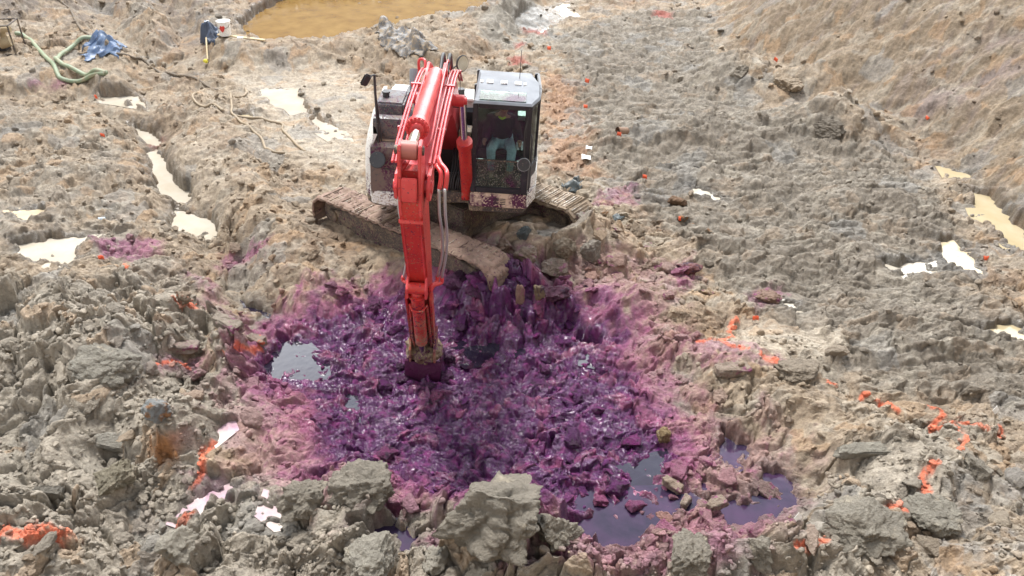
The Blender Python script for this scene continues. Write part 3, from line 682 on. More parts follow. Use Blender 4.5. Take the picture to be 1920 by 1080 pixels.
def smooth_path(pts, k=6):
    P = [Vector(p) for p in pts]; P = [P[0] * 2 - P[1]] + P + [P[-1] * 2 - P[-2]]; out = []
    for i in range(1, len(P) - 2):
        for j in range(k):
            t = j / k; a, b, c, d = P[i - 1:i + 3]
            out.append(0.5 * ((2 * b) + (c - a) * t + (2 * a - 5 * b + 4 * c - d) * t * t + (3 * b - a - 3 * c + d) * t ** 3))
    out.append(P[-2]); return out
B = bmesh.new

def paint_mat(name, base, rough=.4, metal=0, mud=.3, mudcol=(.36, .27, .17), purp=.15, fade=None, coat=0, bumpd=.004, zmud=None):
    """paint, plastic or steel with the site's mud and purple dye thrown over it"""
    m, nt, bs = newmat(name); tc = nt.nodes.new('ShaderNodeTexCoord').outputs['Object']
    c = base
    w = noise_node(nt, 2.5, 5, .6, tc)
    c = mixn(nt, rampn(nt, w.outputs['Fac'], [(.35, 0.0), (.7, 1.0)]), base, fade or tuple(min(1, q * 1.18 + .01) for q in base))
    s1 = noise_node(nt, 38, 3, .6, tc); s2 = noise_node(nt, 5, 7, .75, tc); s3 = noise_node(nt, 30, 3, .6, tc); s4 = noise_node(nt, 3, 3, .6, tc)
    zf = 0.0
    if zmud:
        sp = nt.nodes.new('ShaderNodeSeparateXYZ'); nt.links.new(tc, sp.inputs[0])
        mr = nt.nodes.new('ShaderNodeMapRange'); mr.inputs['From Min'].default_value = zmud[0]; mr.inputs['From Max'].default_value = zmud[1]; mr.inputs['To Min'].default_value = zmud[2]; mr.inputs['To Max'].default_value = 0
        nt.links.new(sp.outputs['Z'], mr.inputs['Value']); zf = mr.outputs[0]
    def thr(n, t, w_):
        v = mathn(nt, 'ADD', n.outputs['Fac'], zf); return rampn(nt, mathn(nt, 'MULTIPLY', v, .5), [(t / 2, 0.0), ((t + w_) / 2, 1.0)])
    a = thr(s1, .74 - .22 * mud, .03); b = thr(s2, .78 - .38 * mud, .12)
    mm = mathn(nt, 'MAXIMUM', a, mathn(nt, 'MULTIPLY', b, .85))
    c = mixn(nt, mm, c, mudcol)
    if purp > 0:
        p = mathn(nt, 'MULTIPLY', thr(s3, .72 - .22 * purp, .02), rampn(nt, s4.outputs['Fac'], [(.42, 0.0), (.55, 1.0)]))
        c = mixn(nt, p, c, (.085, .018, .055)); mm = mathn(nt, 'MAXIMUM', mm, p)
    nt.links.new(c, bs.inputs['Base Color'])
    r = mixn(nt, mm, (rough,) * 3, (.8,) * 3); nt.links.new(r, bs.inputs['Roughness'])
    if metal: nt.links.new(mathn(nt, 'MULTIPLY', mathn(nt, 'SUBTRACT', 1.0, mm), metal), bs.inputs['Metallic'])
    if coat: bs.inputs['Coat Weight'].default_value = coat; bs.inputs['Coat Roughness'].default_value = .15
    h = mathn(nt, 'ADD', mm, mathn(nt, 'MULTIPLY', s2.outputs['Fac'], .4)); bumpn(nt, bs, h, .6, bumpd)
    return m
RED = paint_mat('red_paint', (.50, .028, .032), .40, mud=.30, purp=.35, fade=(.66, .085, .085), coat=.15)
REDD = paint_mat('red_paint_muddy', (.38, .018, .016), .45, mud=.50, purp=.5, fade=(.54, .035, .028), zmud=(.2, 1.5, .16), mudcol=(.30, .19, .12))
REDB = paint_mat('red_paint_boom', (.50, .035, .045), .36, mud=.20, purp=.3, fade=(.60, .09, .10), coat=.2)
BLK = paint_mat('black_paint', (.018, .019, .022), .42, mud=.36, purp=.35, fade=(.032, .034, .04), mudcol=(.22, .17, .14))
BLKP = paint_mat('black_panel', (.040, .042, .05), .28, mud=.80, purp=.7, fade=(.07, .072, .085), mudcol=(.17, .125, .105), zmud=(1.1, 2.3, .20))
BLKR = paint_mat('grey_roof', (.13, .14, .16), .6, mud=.3, purp=.1, fade=(.20, .215, .24))
WHT = paint_mat('white_paint', (.76, .75, .72), .35, mud=.32, purp=.4, fade=(.66, .65, .61), mudcol=(.42, .34, .24), zmud=(1.0, 2.1, .14))
TANP = paint_mat('tan_splashed_panel', (.56, .44, .33), .45, mud=.5, purp=1.4, mudcol=(.42, .32, .22))
STL = paint_mat('dark_steel', (.09, .08, .075), .5, .6, mud=.7, purp=.35)
TRK = paint_mat('muddy_track', (.20, .15, .10), .75, mud=.9, purp=.45, mudcol=(.29, .22, .15), bumpd=.03)
GRS = paint_mat('worn_grouser', (.45, .42, .38), .35, .6, mud=1.0, purp=.1, mudcol=(.29, .22, .15))
TRN = paint_mat('reddish_muddy_track', (.14, .10, .08), .7, mud=1.1, purp=.5, mudcol=(.22, .155, .115), bumpd=.04)
MDN = paint_mat('reddish_caked_mud', (.25, .165, .125), .75, mud=.7, purp=.5, mudcol=(.30, .215, .155), bumpd=.05)
MDF = paint_mat('caked_mud', (.27, .205, .145), .75, mud=.7, purp=.1, mudcol=(.33, .27, .20), bumpd=.05)
FRM = paint_mat('muddy_frame', (.07, .055, .045), .6, mud=.75, purp=.7, mudcol=(.24, .18, .12), bumpd=.03)
CHR = paint_mat('chrome_rod', (.80, .80, .80), .12, 1.0, mud=.05, purp=.05)
HOS = paint_mat('grey_hose', (.42, .43, .44), .4, .5, mud=.25, purp=.15)
RUB = paint_mat('black_rubber', (.03, .03, .032), .5, mud=.2, purp=.1)
LMP, nt, bs = newmat('lamp_glass'); bs.inputs['Base Color'].default_value = (.85, .83, .78, 1); bs.inputs['Roughness'].default_value = .1; bs.inputs['Metallic'].default_value = .4
MIR, nt, bs = newmat('mirror_glass'); bs.inputs['Base Color'].default_value = (.75, .78, .78, 1); bs.inputs['Roughness'].default_value = .05; bs.inputs['Metallic'].default_value = 1
def glass_mat(name, dirt, tint=(.62, .80, .72)):
    m = bpy.data.materials.new(name); m.use_nodes = True; nt = m.node_tree; nt.nodes.clear()
    out = nt.nodes.new('ShaderNodeOutputMaterial'); tr = nt.nodes.new('ShaderNodeBsdfTransparent'); gl = nt.nodes.new('ShaderNodeBsdfGlossy'); df = nt.nodes.new('ShaderNodeBsdfPrincipled')
    tr.inputs[0].default_value = (*tint, 1); gl.inputs['Roughness'].default_value = .03; df.inputs['Roughness'].default_value = .7
    fr = nt.nodes.new('ShaderNodeFresnel'); fr.inputs[0].default_value = 1.5
    a = nt.nodes.new('ShaderNodeMixShader'); b = nt.nodes.new('ShaderNodeMixShader')
    nt.links.new(fr.outputs[0], a.inputs[0]); nt.links.new(tr.outputs[0], a.inputs[1]); nt.links.new(gl.outputs[0], a.inputs[2])
    tc = nt.nodes.new('ShaderNodeTexCoord').outputs['Object']
    s1 = noise_node(nt, 46, 4, .65, tc); s2 = noise_node(nt, 3.0, 5, .6, tc)
    d1 = mathn(nt, 'MULTIPLY', rampn(nt, s1.outputs['Fac'], [(.70 - .12 * dirt, 0.0), (.73 - .12 * dirt, 1.0)]), .8); d2 = rampn(nt, s2.outputs['Fac'], [(.45, .10 * dirt), (.75, .45 * dirt)])
    mm = mathn(nt, 'MAXIMUM', d1, d2)
    c = mixn(nt, rampn(nt, s2.outputs['Fac'], [(.52, 0.0), (.60, 1.0)]), (.22, .22, .18), (.12, .04, .09)); nt.links.new(c, df.inputs['Base Color'])
    nt.links.new(mm, b.inputs[0]); nt.links.new(a.outputs[0], b.inputs[1]); nt.links.new(df.outputs[0], b.inputs[2]); nt.links.new(b.outputs[0], out.inputs[0])
    return m
GLS = glass_mat('cab_glass', .30, (.84, .93, .90)); GLSD = glass_mat('muddy_cab_glass', 1.15)

# ---------------------------------------------------------------- the excavator (front is -Y, its left side +X)
EX = empty('excavator', MC, (0, MROLL, MYAW))
tag(EX, 'red-armed excavator with black cab and mud-splashed white body digging in the purple pit', 'excavator')
MW = Matrix.Translation(Vector(MC)) @ Matrix.Rotation(MYAW, 4, 'Z') @ Matrix.Rotation(MROLL, 4, 'Y'); MI = MW.inverted()
EX.rotation_mode = 'XYZ'
def Lp(u, v, yl):
    """point on the machine's cross plane y = yl seen at that place of the picture"""
    a, b, c = ray(u, v); o_ = MI @ Vector((0, 0, CAM_H)); d = MI.to_3x3() @ Vector((a, b, c)); t = (yl - o_.y) / d.y; return o_ + d * t
TR = Matrix.Rotation(-MROLL, 4, 'Y') @ Matrix.Rotation(TYAW, 4, 'Z')      # undercarriage slewed against the house
def slew(bm): bm.transform(TR)
# tracks
def ring_path(L_, r, zc, n):
    s_ = L_ - 2 * r; tot = 2 * s_ + 2 * math.pi * r; out = []
    for i in range(n):
        d = tot * i / n
        if d < s_: out.append((-s_ / 2 + d, zc + r, 0))
        elif d < s_ + math.pi * r: a = (d - s_) / r; out.append((s_ / 2 + r * math.sin(a), zc + r * math.cos(a), -a))
        elif d < 2 * s_ + math.pi * r: out.append((s_ / 2 - (d - s_ - math.pi * r), zc - r, math.pi))
        else: a = (d - 2 * s_ - math.pi * r) / r; out.append((-s_ / 2 - r * math.sin(a), zc - r * math.cos(a), math.pi - a))
    return out
for side in (-1, 1):
    xc = side * 1.18
    b_ = B()   # track frame
    prism(b_, [(-1.75, .12), (-1.75, .33), (-1.35, .44), (1.35, .44), (1.75, .33), (1.75, .12), (1.3, .05), (-1.3, .05)], xc - .17, xc + .17)
    for k in range(8): tube(b_, [(xc - .2, -1.3 + k * .37, .02), (xc + .2, -1.3 + k * .37, .02)], .09, 12)
    box(b_, (xc - side * .22, 0, .30), (.06, 2.5, .12))
    slew(b_); tr = fin('crawler_track', b_, FRM, EX, bevel=.01)
    b_ = B(); g_ = B()
    for (py, pz, a) in ring_path(4.15, .33, .25, 44):
        rot = Matrix.Rotation(-a, 3, 'X'); c = Vector((xc, -py, pz)); rot = Matrix.Rotation(-a if False else a, 3, 'X')
        rot = Matrix.Rotation(-a, 3, 'X') if False else Matrix.Rotation(a * 1.0, 3, 'X')
        nrm = Vector((0, -math.sin(-a), math.cos(a))); tan = Vector((0, -math.cos(a), -math.sin(-a) * -1)); tan = Vector((0, -nrm.z, nrm.y))
        Rm = Matrix((Vector((1, 0, 0)), tan, nrm)).transposed()
        box(b_, c, (.60, .172, .030), Rm)
        for dd in (-.055, 0, .055): box(g_ if random.random() < (.25 if side < 0 else .55) else b_, c + tan * dd + nrm * (.016 if side < 0 else .022), (.60 * random.uniform(.75, 1), .012, .034), Rm)
    slew(b_); slew(g_); fin('track_shoes', b_, TRN if side < 0 else TRK, tr, bevel=.004); fin('grouser_bars', g_, GRS, tr)
    # mud trodden flat on the shoes; the grousers show through where it is thin
    b_ = B(); rp_ = ring_path(4.15, .33, .25, 300); idx = [i for i, (a, z_, t) in enumerate(rp_) if z_ > .16]; idx.sort(key=lambda i: (i + 150 - 60) % 300)
    idx = sorted(idx, key=lambda i: i if i < 200 else i - 300); prev = None
    for i in idx:
        py, pz, a = rp_[i]; nrm = Vector((0, -math.sin(-a), math.cos(a))); row = []
        for k in range(27):
            f_ = (k / 26 - .5); ln = i if i < 200 else i - 300
            nz_ = mnoise.fractal(Vector((f_ * 3 + side * 9, ln * .028 * 2.4, 3.3)), .8, 2, 6); nf_ = mnoise.fractal(Vector((f_ * 14 + side * 5, ln * .028 * 12, 7.1)), .6, 2, 4); th = .010 + .030 * nz_ + .016 * nf_ + (.012 if side < 0 else -.002) + .012 * math.sin(ln * .99)
            edge = max(0, abs(f_) - .42) * .5
            row.append(b_.verts.new(Vector((xc + f_ * .61, -py, pz)) + nrm * (.004 + th - edge)))
        if prev:
            for k in range(26): b_.faces.new((prev[k], prev[k + 1], row[k + 1], row[k]))
        prev = row
    slew(b_); o_ = fin('caked_mud', b_, MDN if side < 0 else MDF, tr, 180); md = o_.modifiers.new('t', 'SOLIDIFY'); md.thickness = .03
    for nm, yy_ in (('idler_wheel', -1.67), ('drive_sprocket', 1.67)):
        b_ = B(); tube(b_, [(xc - .12, yy_, .25), (xc + .12, yy_, .25)], .29, 28); tube(b_, [(xc - .2, yy_, .25), (xc + .2, yy_, .25)], .12, 16); slew(b_); fin(nm, b_, FRM, tr, bevel=.008)
b_ = B(); prism(b_, [(-.55, -.75), (.55, -.75), (.55, .75), (-.55, .75)], .22, .80, 'z')
for sx_ in (-1, 1):
    for sy_ in (-1, 1):
        box(b_, (sx_ * .72, sy_ * .72, .34), (.80, .36, .26), Matrix.Rotation(sx_ * sy_ * .42, 3, 'Z'))
slew(b_); cb = fin('undercarriage_frame', b_, FRM, EX, bevel=.02)
b_ = B(); tube(b_, [(0, 0, .78), (0, 0, 1.02)], .62, 40); fin('swing_bearing', b_, STL, cb, bevel=.01)

# house outline in plan
def arc(cx, cy, r, a0, a1, n): return [(cx + r * math.cos(R(a0 + (a1 - a0) * i / n)), cy + r * math.sin(R(a0 + (a1 - a0) * i / n))) for i in range(n + 1)]
OUT = [(-1.05, -1.30)] + arc(-1.02, -.98, .33, -100, -178, 6) + [(-1.37, .45)] + arc(0, .20, 1.42, 168, 12, 20) + [(1.38, .45), (1.38, -.70), (1.28, -1.05), (1.20, -1.26), (.34, -1.28), (.30, -1.02), (-.42, -1.02), (-.46, -1.30)]
b_ = B(); prism(b_, OUT, 1.02, 1.14, 'z'); fin('upper_deck', b_, STL, EX, bevel=.01)
# counterweight
cw = [(-1.36, .30)] + arc(0, .22, 1.40, 172, 8, 24) + [(1.38, .30)]
b_ = B(); lo = [b_.verts.new((x, y, 1.15)) for x, y in cw]; m1 = [b_.verts.new((x * 1.005, y * 1.01, 1.75)) for x, y in cw]; m2 = [b_.verts.new((x * .96, y * .95, 2.0)) for x, y in cw]; hi = [b_.verts.new((x * .88, y * .86, 2.10)) for x, y in cw]
for A_, B2 in ((lo, m1), (m1, m2), (m2, hi)):
    for i in range(len(cw)): b_.faces.new((A_[i], A_[(i + 1) % len(cw)], B2[(i + 1) % len(cw)], B2[i]))
b_.faces.new(hi); b_.faces.new(lo[::-1]); fin('counterweight', b_, WHT, EX, 50)
# engine hood behind boom and cab
b_ = B(); prism(b_, [(-.18, 1.14), (-.18, 2.36), (-.02, 2.44), (.45, 2.44), (.95, 2.22), (1.05, 2.05), (1.05, 1.14)], -1.12, .95); hd = fin('engine_hood', b_, WHT, EX, bevel=.04)
b_ = B(); prism(b_, [(-.26, 1.2), (-.26, 2.30), (-.19, 2.36), (-.19, 1.2)], -.40, .33)
prism(b_, [(-.26, 1.2), (-.26, 2.30), (-.19, 2.36), (-.19, 1.2)], .332, 1.0); fin('front_bulkhead', b_, BLK, hd, bevel=.01)
b_ = B(); box(b_, (-.62, .02, 2.49), (.42, .36, .07)); fin('hood_cover', b_, BLK, hd, bevel=.02)
b_ = B(); box(b_, (.12, -.1, 2.47), (.36, .18, .05)); fin('hood_grip', b_, WHT, hd, bevel=.015)
# stepped tank and tool boxes on the machine's right
b_ = B(); prism(b_, [(-1.25, 1.16), (-1.285, 1.30), (-1.27, 1.80), (-1.23, 2.0), (-1.15, 2.07), (-1.055, 2.075), (-1.055, 1.16)], -1.24, -.47); tk = fin('tool_box', b_, BLKP, EX, bevel=.02)
b_ = B()
for k in range(5): box(b_, (-.80, -1.293 + .004 * k, 1.46 + .026 * k), (.17, .012, .010))
box(b_, (-.83, -1.289, 1.665), (.40, .010, .012)); fin('vent_slats', b_, RUB, tk)
b_ = B(); box(b_, (-.83, -1.12, 2.083), (.62, .06, .015)); fin('step_plate', b_, TRK, tk)
b_ = B(); prism(b_, [(-1.05, 1.16), (-1.06, 2.30), (-1.02, 2.39), (-.95, 2.42), (-.862, 2.42), (-.862, 1.16)], -1.22, -.47); t2 = fin('fuel_tank', b_, BLKP, EX, bevel=.02)
b_ = B(); prism(b_, [(-.86, 1.16), (-.87, 2.52), (-.83, 2.58), (-.185, 2.58), (-.185, 1.16)], -1.20, -.76); fin('storage_box', b_, BLKP, EX, bevel=.03)
b_ = B(); prism(b_, [(-.86, 1.16), (-.865, 2.47), (-.83, 2.53), (-.185, 2.53), (-.185, 1.16)], -.745, -.47); fin('oil_tank', b_, BLKR, EX, bevel=.03)
b_ = B(); tube(b_, [(-1.08, -.55, 2.585), (-1.08, -.55, 2.64)], .055, 16); tube(b_, [(-1.08, -.55, 2.64), (-1.08, -.55, 2.665)], .065, 16); fin('filler_cap', b_, RUB, t2, bevel=.004)
# white side cover of the machine's right flank
o1 = [(-1.25, -1.20)] + arc(-1.06, -.96, .31, -130, -178, 5) + [(-1.385, -.3), (-1.385, .28)]
b_ = B(); zz_ = [(1.15, 1.0), (1.35, 1.0), (2.0, .995), (2.25, .965), (2.45, .90)]
rings = []
for z_, k_ in zz_: rings.append([b_.verts.new((x * k_, y, z_ - (.25 if z_ > 1.4 else 0) * ss(-.6, -1.25, y) * (1 if z_ > 1.4 else 0))) for x, y in o1] + [b_.verts.new((-1.19, y, z_ - (.25 if z_ > 1.4 else 0) * ss(-.6, -1.25, y))) for x, y in o1[::-1]])
for A_, B2 in zip(rings[:-1], rings[1:]):
    for i in range(len(A_)): b_.faces.new((A_[i], A_[(i + 1) % len(A_)], B2[(i + 1) % len(A_)], B2[i]))
b_.faces.new(rings[0][::-1]); b_.faces.new(rings[-1]); fin('side_cover', b_, WHT, EX, 50)
# lower front skirts
b_ = B(); prism(b_, [(-.50, -1.315), (-1.03, -1.325), (-1.22, -1.26), (-1.31, -1.12), (-1.27, -1.08), (-1.18, -1.2), (-1.03, -1.26), (-.50, -1.26)], 1.04, 1.27, 'z'); fin('front_skirt', b_, WHT, EX, bevel=.01)
# ---- cab
cab = empty('cab_root', (0, 0, 0)); bpy.data.objects.remove(cab)
X0, X1, YF, ZB, ZT = .345, 1.235, -1.32, 1.38, 2.85
fp = [(X0, YF), (X1, YF), (X1 + .13, YF + .42), (X1 + .155, YF + .85), (X1 + .12, .30), (X0, .30)]     # plan of the cab
b_ = B()
w_ = .055
def post(bm, x, y, z0=ZB, z1=ZT, w=.07, dx=0, dy=0):
    box(bm, ((x), (y), (z0 + z1) / 2), (w, w, z1 - z0))
box(b_, (X0 + .04, YF + .04, (ZB + ZT) / 2), (.08, .08, ZT - ZB)); box(b_, (X1 - .045, YF + .04, (ZB + ZT) / 2), (.10, .08, ZT - ZB))
box(b_, ((X0 + X1) / 2, YF + .04, ZT - .035), (X1 - X0 - .17, .078, .09)); box(b_, ((X0 + X1) / 2, YF + .04, ZB + .05), (X1 - X0 - .17, .078, .10))
for x_, y_ in ((X1 + .13, YF + .62), (X1 + .10, .26), (X0 + .035, .26), (X0 + .035, -.45)): post(b_, x_ - .03, y_, w=.075)
# door frame rails following the bulge
for z_ in (ZB + .04, 1.78, ZT - .04):
    for (x0_, y0_), (x1_, y1_) in zip(fp[1:4], fp[2:5]):
        d_ = Vector((x1_ - x0_, y1_ - y0_, 0)); box(b_, ((x0_ + x1_) / 2 - .03, (y0_ + y1_) / 2, z_), (.05, d_.length, .08), Matrix.Rotation(math.atan2(d_.y, d_.x) - math.pi / 2, 3, 'Z'))
for z_ in (ZB + .04, 1.9, ZT - .04): box(b_, (X0 + .03, -.5, z_), (.05, 1.5, .08))
prism(b_, [(X0, .225), (X1 + .1, .225), (X1 + .1, .30), (X0, .30)], ZB, 2.0, 'z')
box(b_, ((X0 + X1) / 2 + .06, -.5, ZB + .02), (X1 - X0 - .02, 1.4, .04))
cab = fin('cab', b_, BLK, EX, bevel=.012)
# door lower panel and white sill
b_ = B()
for (x0_, y0_), (x1_, y1_) in zip(fp[1:4], fp[2:5]):
    d_ = Vector((x1_ - x0_, y1_ - y0_, 0)); box(b_, ((x0_ + x1_) / 2 - .015, (y0_ + y1_) / 2, 1.585), (.03, d_.length - .02, .33), Matrix.Rotation(math.atan2(d_.y, d_.x) - math.pi / 2, 3, 'Z'))
fin('door_panel', b_, BLK, cab, bevel=.004)
b_ = B(); prism(b_, [(X0 + .0, YF - .006), (X1 + .01, YF - .006), (X1 + .01, YF + .05), (X0, YF + .05)], 1.13, 1.375, 'z'); sk = fin('front_panel', b_, TANP, cab, bevel=.015)
b_ = B()
for k in range(4):
    for dx in (-.055, .055): box(b_, ((X0 + X1) / 2 + dx + .03, YF - .009, 1.20 + .03 * k), (.085, .008, .011))
fin('vent_slats', b_, RUB, sk)
b_ = B(); prism(b_, [(X1 + .013, YF), (X1 + .16, YF + .42), (X1 + .175, YF + .9), (X1 + .15, .3), (X1 + .05, .3), (X1 + .02, YF + .06)], 1.13, 1.375, 'z')
prism(b_, [(X1 + .02, YF + .08), (X1 + .15, YF + .45), (X1 + .17, YF + .9), (X1 + .15, .2), (X1 + .135, .2), (X1 + .15, YF + .9), (X1 + .13, YF + .45), (X1 + .005, YF + .08)], 1.375, 1.62, 'z')
fin('side_sill', b_, WHT, cab, bevel=.01)
# roof
b_ = B(); rings = []
for z_, yf, yb, k_, rx in ((2.845, YF - .02, .25, 0, .13), (2.885, YF + .02, .12, .02, .12), (2.915, YF + .42, -.16, .05, .05), (2.925, YF + .50, -.22, .08, .01)):
    rings.append([b_.verts.new((x, y, z_)) for x, y in [(X0 + k_, yf), (X1 - k_ * .8, yf), (X1 + rx - k_, yf + .34), (X1 + rx - k_, -.35), (X1 - .02 - k_, yb), (X0 + k_, yb)]])
for A_, B2 in zip(rings[:-1], rings[1:]):
    for i in range(6): b_.faces.new((A_[i], A_[(i + 1) % 6], B2[(i + 1) % 6], B2[i]))
b_.faces.new(rings[0][::-1]); b_.faces.new(rings[-1]); rf = fin('roof', b_, BLKR, cab, 25, bevel=.012)
b_ = B(); prism(b_, [(YF + .045, 2.892), (YF + .385, 2.918), (YF + .385, 2.930), (YF + .045, 2.902)], X0 + .09, X1 - .10); fin('roof_visor', b_, GLSD, rf, bevel=.004)
b_ = B()
for x_ in (.56, .78, 1.0):
    b_ = B(); box(b_, (x_, -.55, 2.934), (.10, .14, .022)); fin('roof_lamp', b_, WHT, rf, bevel=.005)
for x_ in (.43, 1.11):
    b_ = B(); box(b_, (x_, -.56, 2.932), (.04, .10, .018)); fin('roof_bracket', b_, WHT, rf, bevel=.004)
b_ = B(); tube(b_, [(1.02, -.3, 2.93), (1.02, -.3, 3.38)], .006, 6); fin('antenna', b_, RUB, rf)
# glass
b_ = B(); prism(b_, [(YF + .030, 1.945), (YF + .030, 2.80), (YF + .036, 2.80), (YF + .036, 1.945)], X0 + .075, X1 - .09); fin('windscreen', b_, GLS, cab)
b_ = B(); prism(b_, [(YF + .030, 1.475), (YF + .030, 1.915), (YF + .036, 1.915), (YF + .036, 1.475)], X0 + .075, X1 - .09); fin('lower_windscreen', b_, GLSD, cab)
b_ = B(); box(b_, ((X0 + X1) / 2, YF + .03, 1.93), (X1 - X0 - .17, .03, .026)); fin('windscreen_bar', b_, STL, cab)
b_ = B()
for (x0_, y0_), (x1_, y1_) in zip(fp[1:4], fp[2:5]):
    d_ = Vector((x1_ - x0_, y1_ - y0_, 0)); box(b_, ((x0_ + x1_) / 2 - .03, (y0_ + y1_) / 2, 2.31), (.006, d_.length - .08, .98), Matrix.Rotation(math.atan2(d_.y, d_.x) - math.pi / 2, 3, 'Z'))
fin('door_window', b_, GLS, cab)
b_ = B(); box(b_, (X0 + .03, -.5, 2.36), (.006, 1.42, .86)); fin('side_window', b_, GLS, cab)
b_ = B(); box(b_, ((X0 + X1) / 2, .25, 2.4), (X1 - X0 - .08, .006, .86)); fin('rear_window', b_, GLS, cab)
b_ = B(); tube(b_, smooth_path([(X1 + .02, YF - .03, 1.50), (X1 + .035, YF - .06, 1.58), (X1 + .03, YF - .06, 2.3), (X1 + .01, YF - .02, 2.42)], 4), .013, 8); fin('grab_handle', b_, RUB, cab)
b_ = B(); tube(b_, smooth_path([(X1 - .06, YF - .02, 2.62), (X1 - .09, YF - .05, 2.45), (X1 - .08, YF - .05, 2.15), (X1 - .06, YF - .03, 2.0)], 4), .012, 8); tube(b_, [(X1 - .055, YF - .03, 2.7), (X1 - .075, YF - .035, 2.05)], .008, 6); fin('wiper', b_, RUB, cab)
# seat and levers
SX, SY, SZ = .80, -.42, 1.74
b_ = B(); box(b_, (SX, SY, SZ), (.50, .50, .13)); box(b_, (SX, SY + .02, SZ - .19), (.34, .34, .24)); se = fin('operator_seat', b_, RUB, cab, bevel=.04)
b_ = B(); box(b_, (SX, SY + .27, SZ + .38), (.46, .12, .66), Matrix.Rotation(-.14, 3, 'X')); fin('seat_back', b_, RUB, cab, bevel=.04)
for s_, nm in ((-1, 'joystick'), (1, 'joystick')):
    b_ = B(); box(b_, (SX + s_ * .30, SY - .12, SZ + .08), (.13, .40, .14)); tube(b_, [(SX + s_ * .30, SY - .28, SZ + .12), (SX + s_ * .29, SY - .31, SZ + .30)], [.014, .022], 10); fin(nm, b_, RUB, cab, bevel=.015)
for s_ in (-1, 1):
    b_ = B(); tube(b_, [(SX + s_ * .09, YF + .30, ZB + .03), (SX + s_ * .09, YF + .22, ZB + .42)], .012, 8); box(b_, (SX + s_ * .09, YF + .24, ZB + .10), (.10, .22, .02), Matrix.Rotation(.4, 3, 'X')); fin('pedal', b_, STL, cab)

# ---- boom, in its own plane
BX = -.105
cen = smooth_path([(0, -.12, 1.72), (0, -.75, 2.42), (0, -1.45, 2.94), (0, -2.1, 3.22), (0, -3.1, 3.27), (0, -4.1, 3.20), (0, -4.80, 3.12)], 5)
def thick(t): return np.interp(t, [0, .25, .42, .6, 1], [.17, .29, .31, .25, .15])
top = []; bot = []
for i, p in enumerate(cen):
    d = (cen[min(i + 1, len(cen) - 1)] - cen[max(i - 1, 0)]).normalized(); n_ = Vector((0, d.z, -d.y)) * -1
    if n_.z < 0 and i > 3: n_ = -n_
    n_ = Vector((0, d.z, -d.y)); n_ = n_ if n_.z > 0 else -n_
    h_ = float(thick(i / (len(cen) - 1))); top.append(p + n_ * h_); bot.append(p - n_ * h_)
b_ = B(); bw = .19
ra = [[b_.verts.new((BX + sx_ * bw * (1 if i < len(cen) - 10 else .85), p.y, p.z)) for i, p in enumerate(side)] for side in (top, bot) for sx_ in (-1, 1)]
TL, TRr, BL, BR = ra; n = len(cen)
for i in range(n - 1):
    b_.faces.new((TL[i], TL[i + 1], TRr[i + 1], TRr[i])); b_.faces.new((BL[i], BR[i], BR[i + 1], BL[i + 1]))
    b_.faces.new((TL[i], BL[i], BL[i + 1], TL[i + 1])); b_.faces.new((TRr[i], TRr[i + 1], BR[i + 1], BR[i]))
b_.faces.new((TL[0], TRr[0], BR[0], BL[0])); b_.faces.new((TL[-1], BL[-1], BR[-1], TRr[-1]))
boom = fin('boom', b_, REDB, EX, 25, bevel=.012)
b_ = B()   # fork at the boom end and its pin
for sx_ in (-1, 1): prism(b_, [(-4.5, 3.0), (-4.55, 3.32), (-4.90, 3.30), (-5.0, 3.18), (-4.97, 3.03), (-4.85, 2.96)], BX + sx_ * .18 - .02, BX + sx_ * .18 + .02)
tube(b_, [(BX - .22, -4.85, 3.14), (BX + .22, -4.85, 3.14)], .075, 18); fin('boom_fork', b_, RED, boom, bevel=.008)
b_ = B()   # cylinder bracket, cross pin through the middle of the boom
for sx_ in (-1, 1): prism(b_, [(-2.15, 3.42), (-2.05, 3.62), (-2.28, 3.74), (-2.52, 3.70), (-2.75, 3.48)], BX + sx_ * .11 - .018, BX + sx_ * .11 + .018)
tube(b_, [(BX - .15, -2.38, 3.63), (BX + .15, -2.38, 3.63)], .05, 14)
tube(b_, [(BX - .36, -2.0, 3.12), (BX + .36, -2.0, 3.12)], .085, 18); tube(b_, [(BX - .40, -2.0, 3.12), (BX + .40, -2.0, 3.12)], .055, 14); fin('boom_bracket', b_, RED, boom, bevel=.006)
# arm cylinder
A0, A1 = Vector((BX, -2.38, 3.63)), Vector((BX - .005, -5.05, 3.655)); dA = (A1 - A0).normalized()
g0 = A0 + dA * 2.02
b_ = B(); tube(b_, [A0 - dA * .02, A0 + dA * .1, A0 + dA * .1001, g0], [.07, .07, .105, .105], 24)
tube(b_, [g0 - dA * .06, g0 + dA * .03], .135, 28)
for k in range(16):
    a_ = 6.2832 * k / 16; pp = g0 + Vector((math.cos(a_), 0, math.sin(a_))) * .118; tube(b_, [pp, pp + dA * .055], .014, 6)
tube(b_, [g0, g0 + dA * .07], [.09, .075], 22); ac = fin('arm_cylinder', b_, RED, boom, bevel=0)
b_ = B(); tube(b_, [g0, A1], .058, 20); fin('piston_rod', b_, CHR, boom)
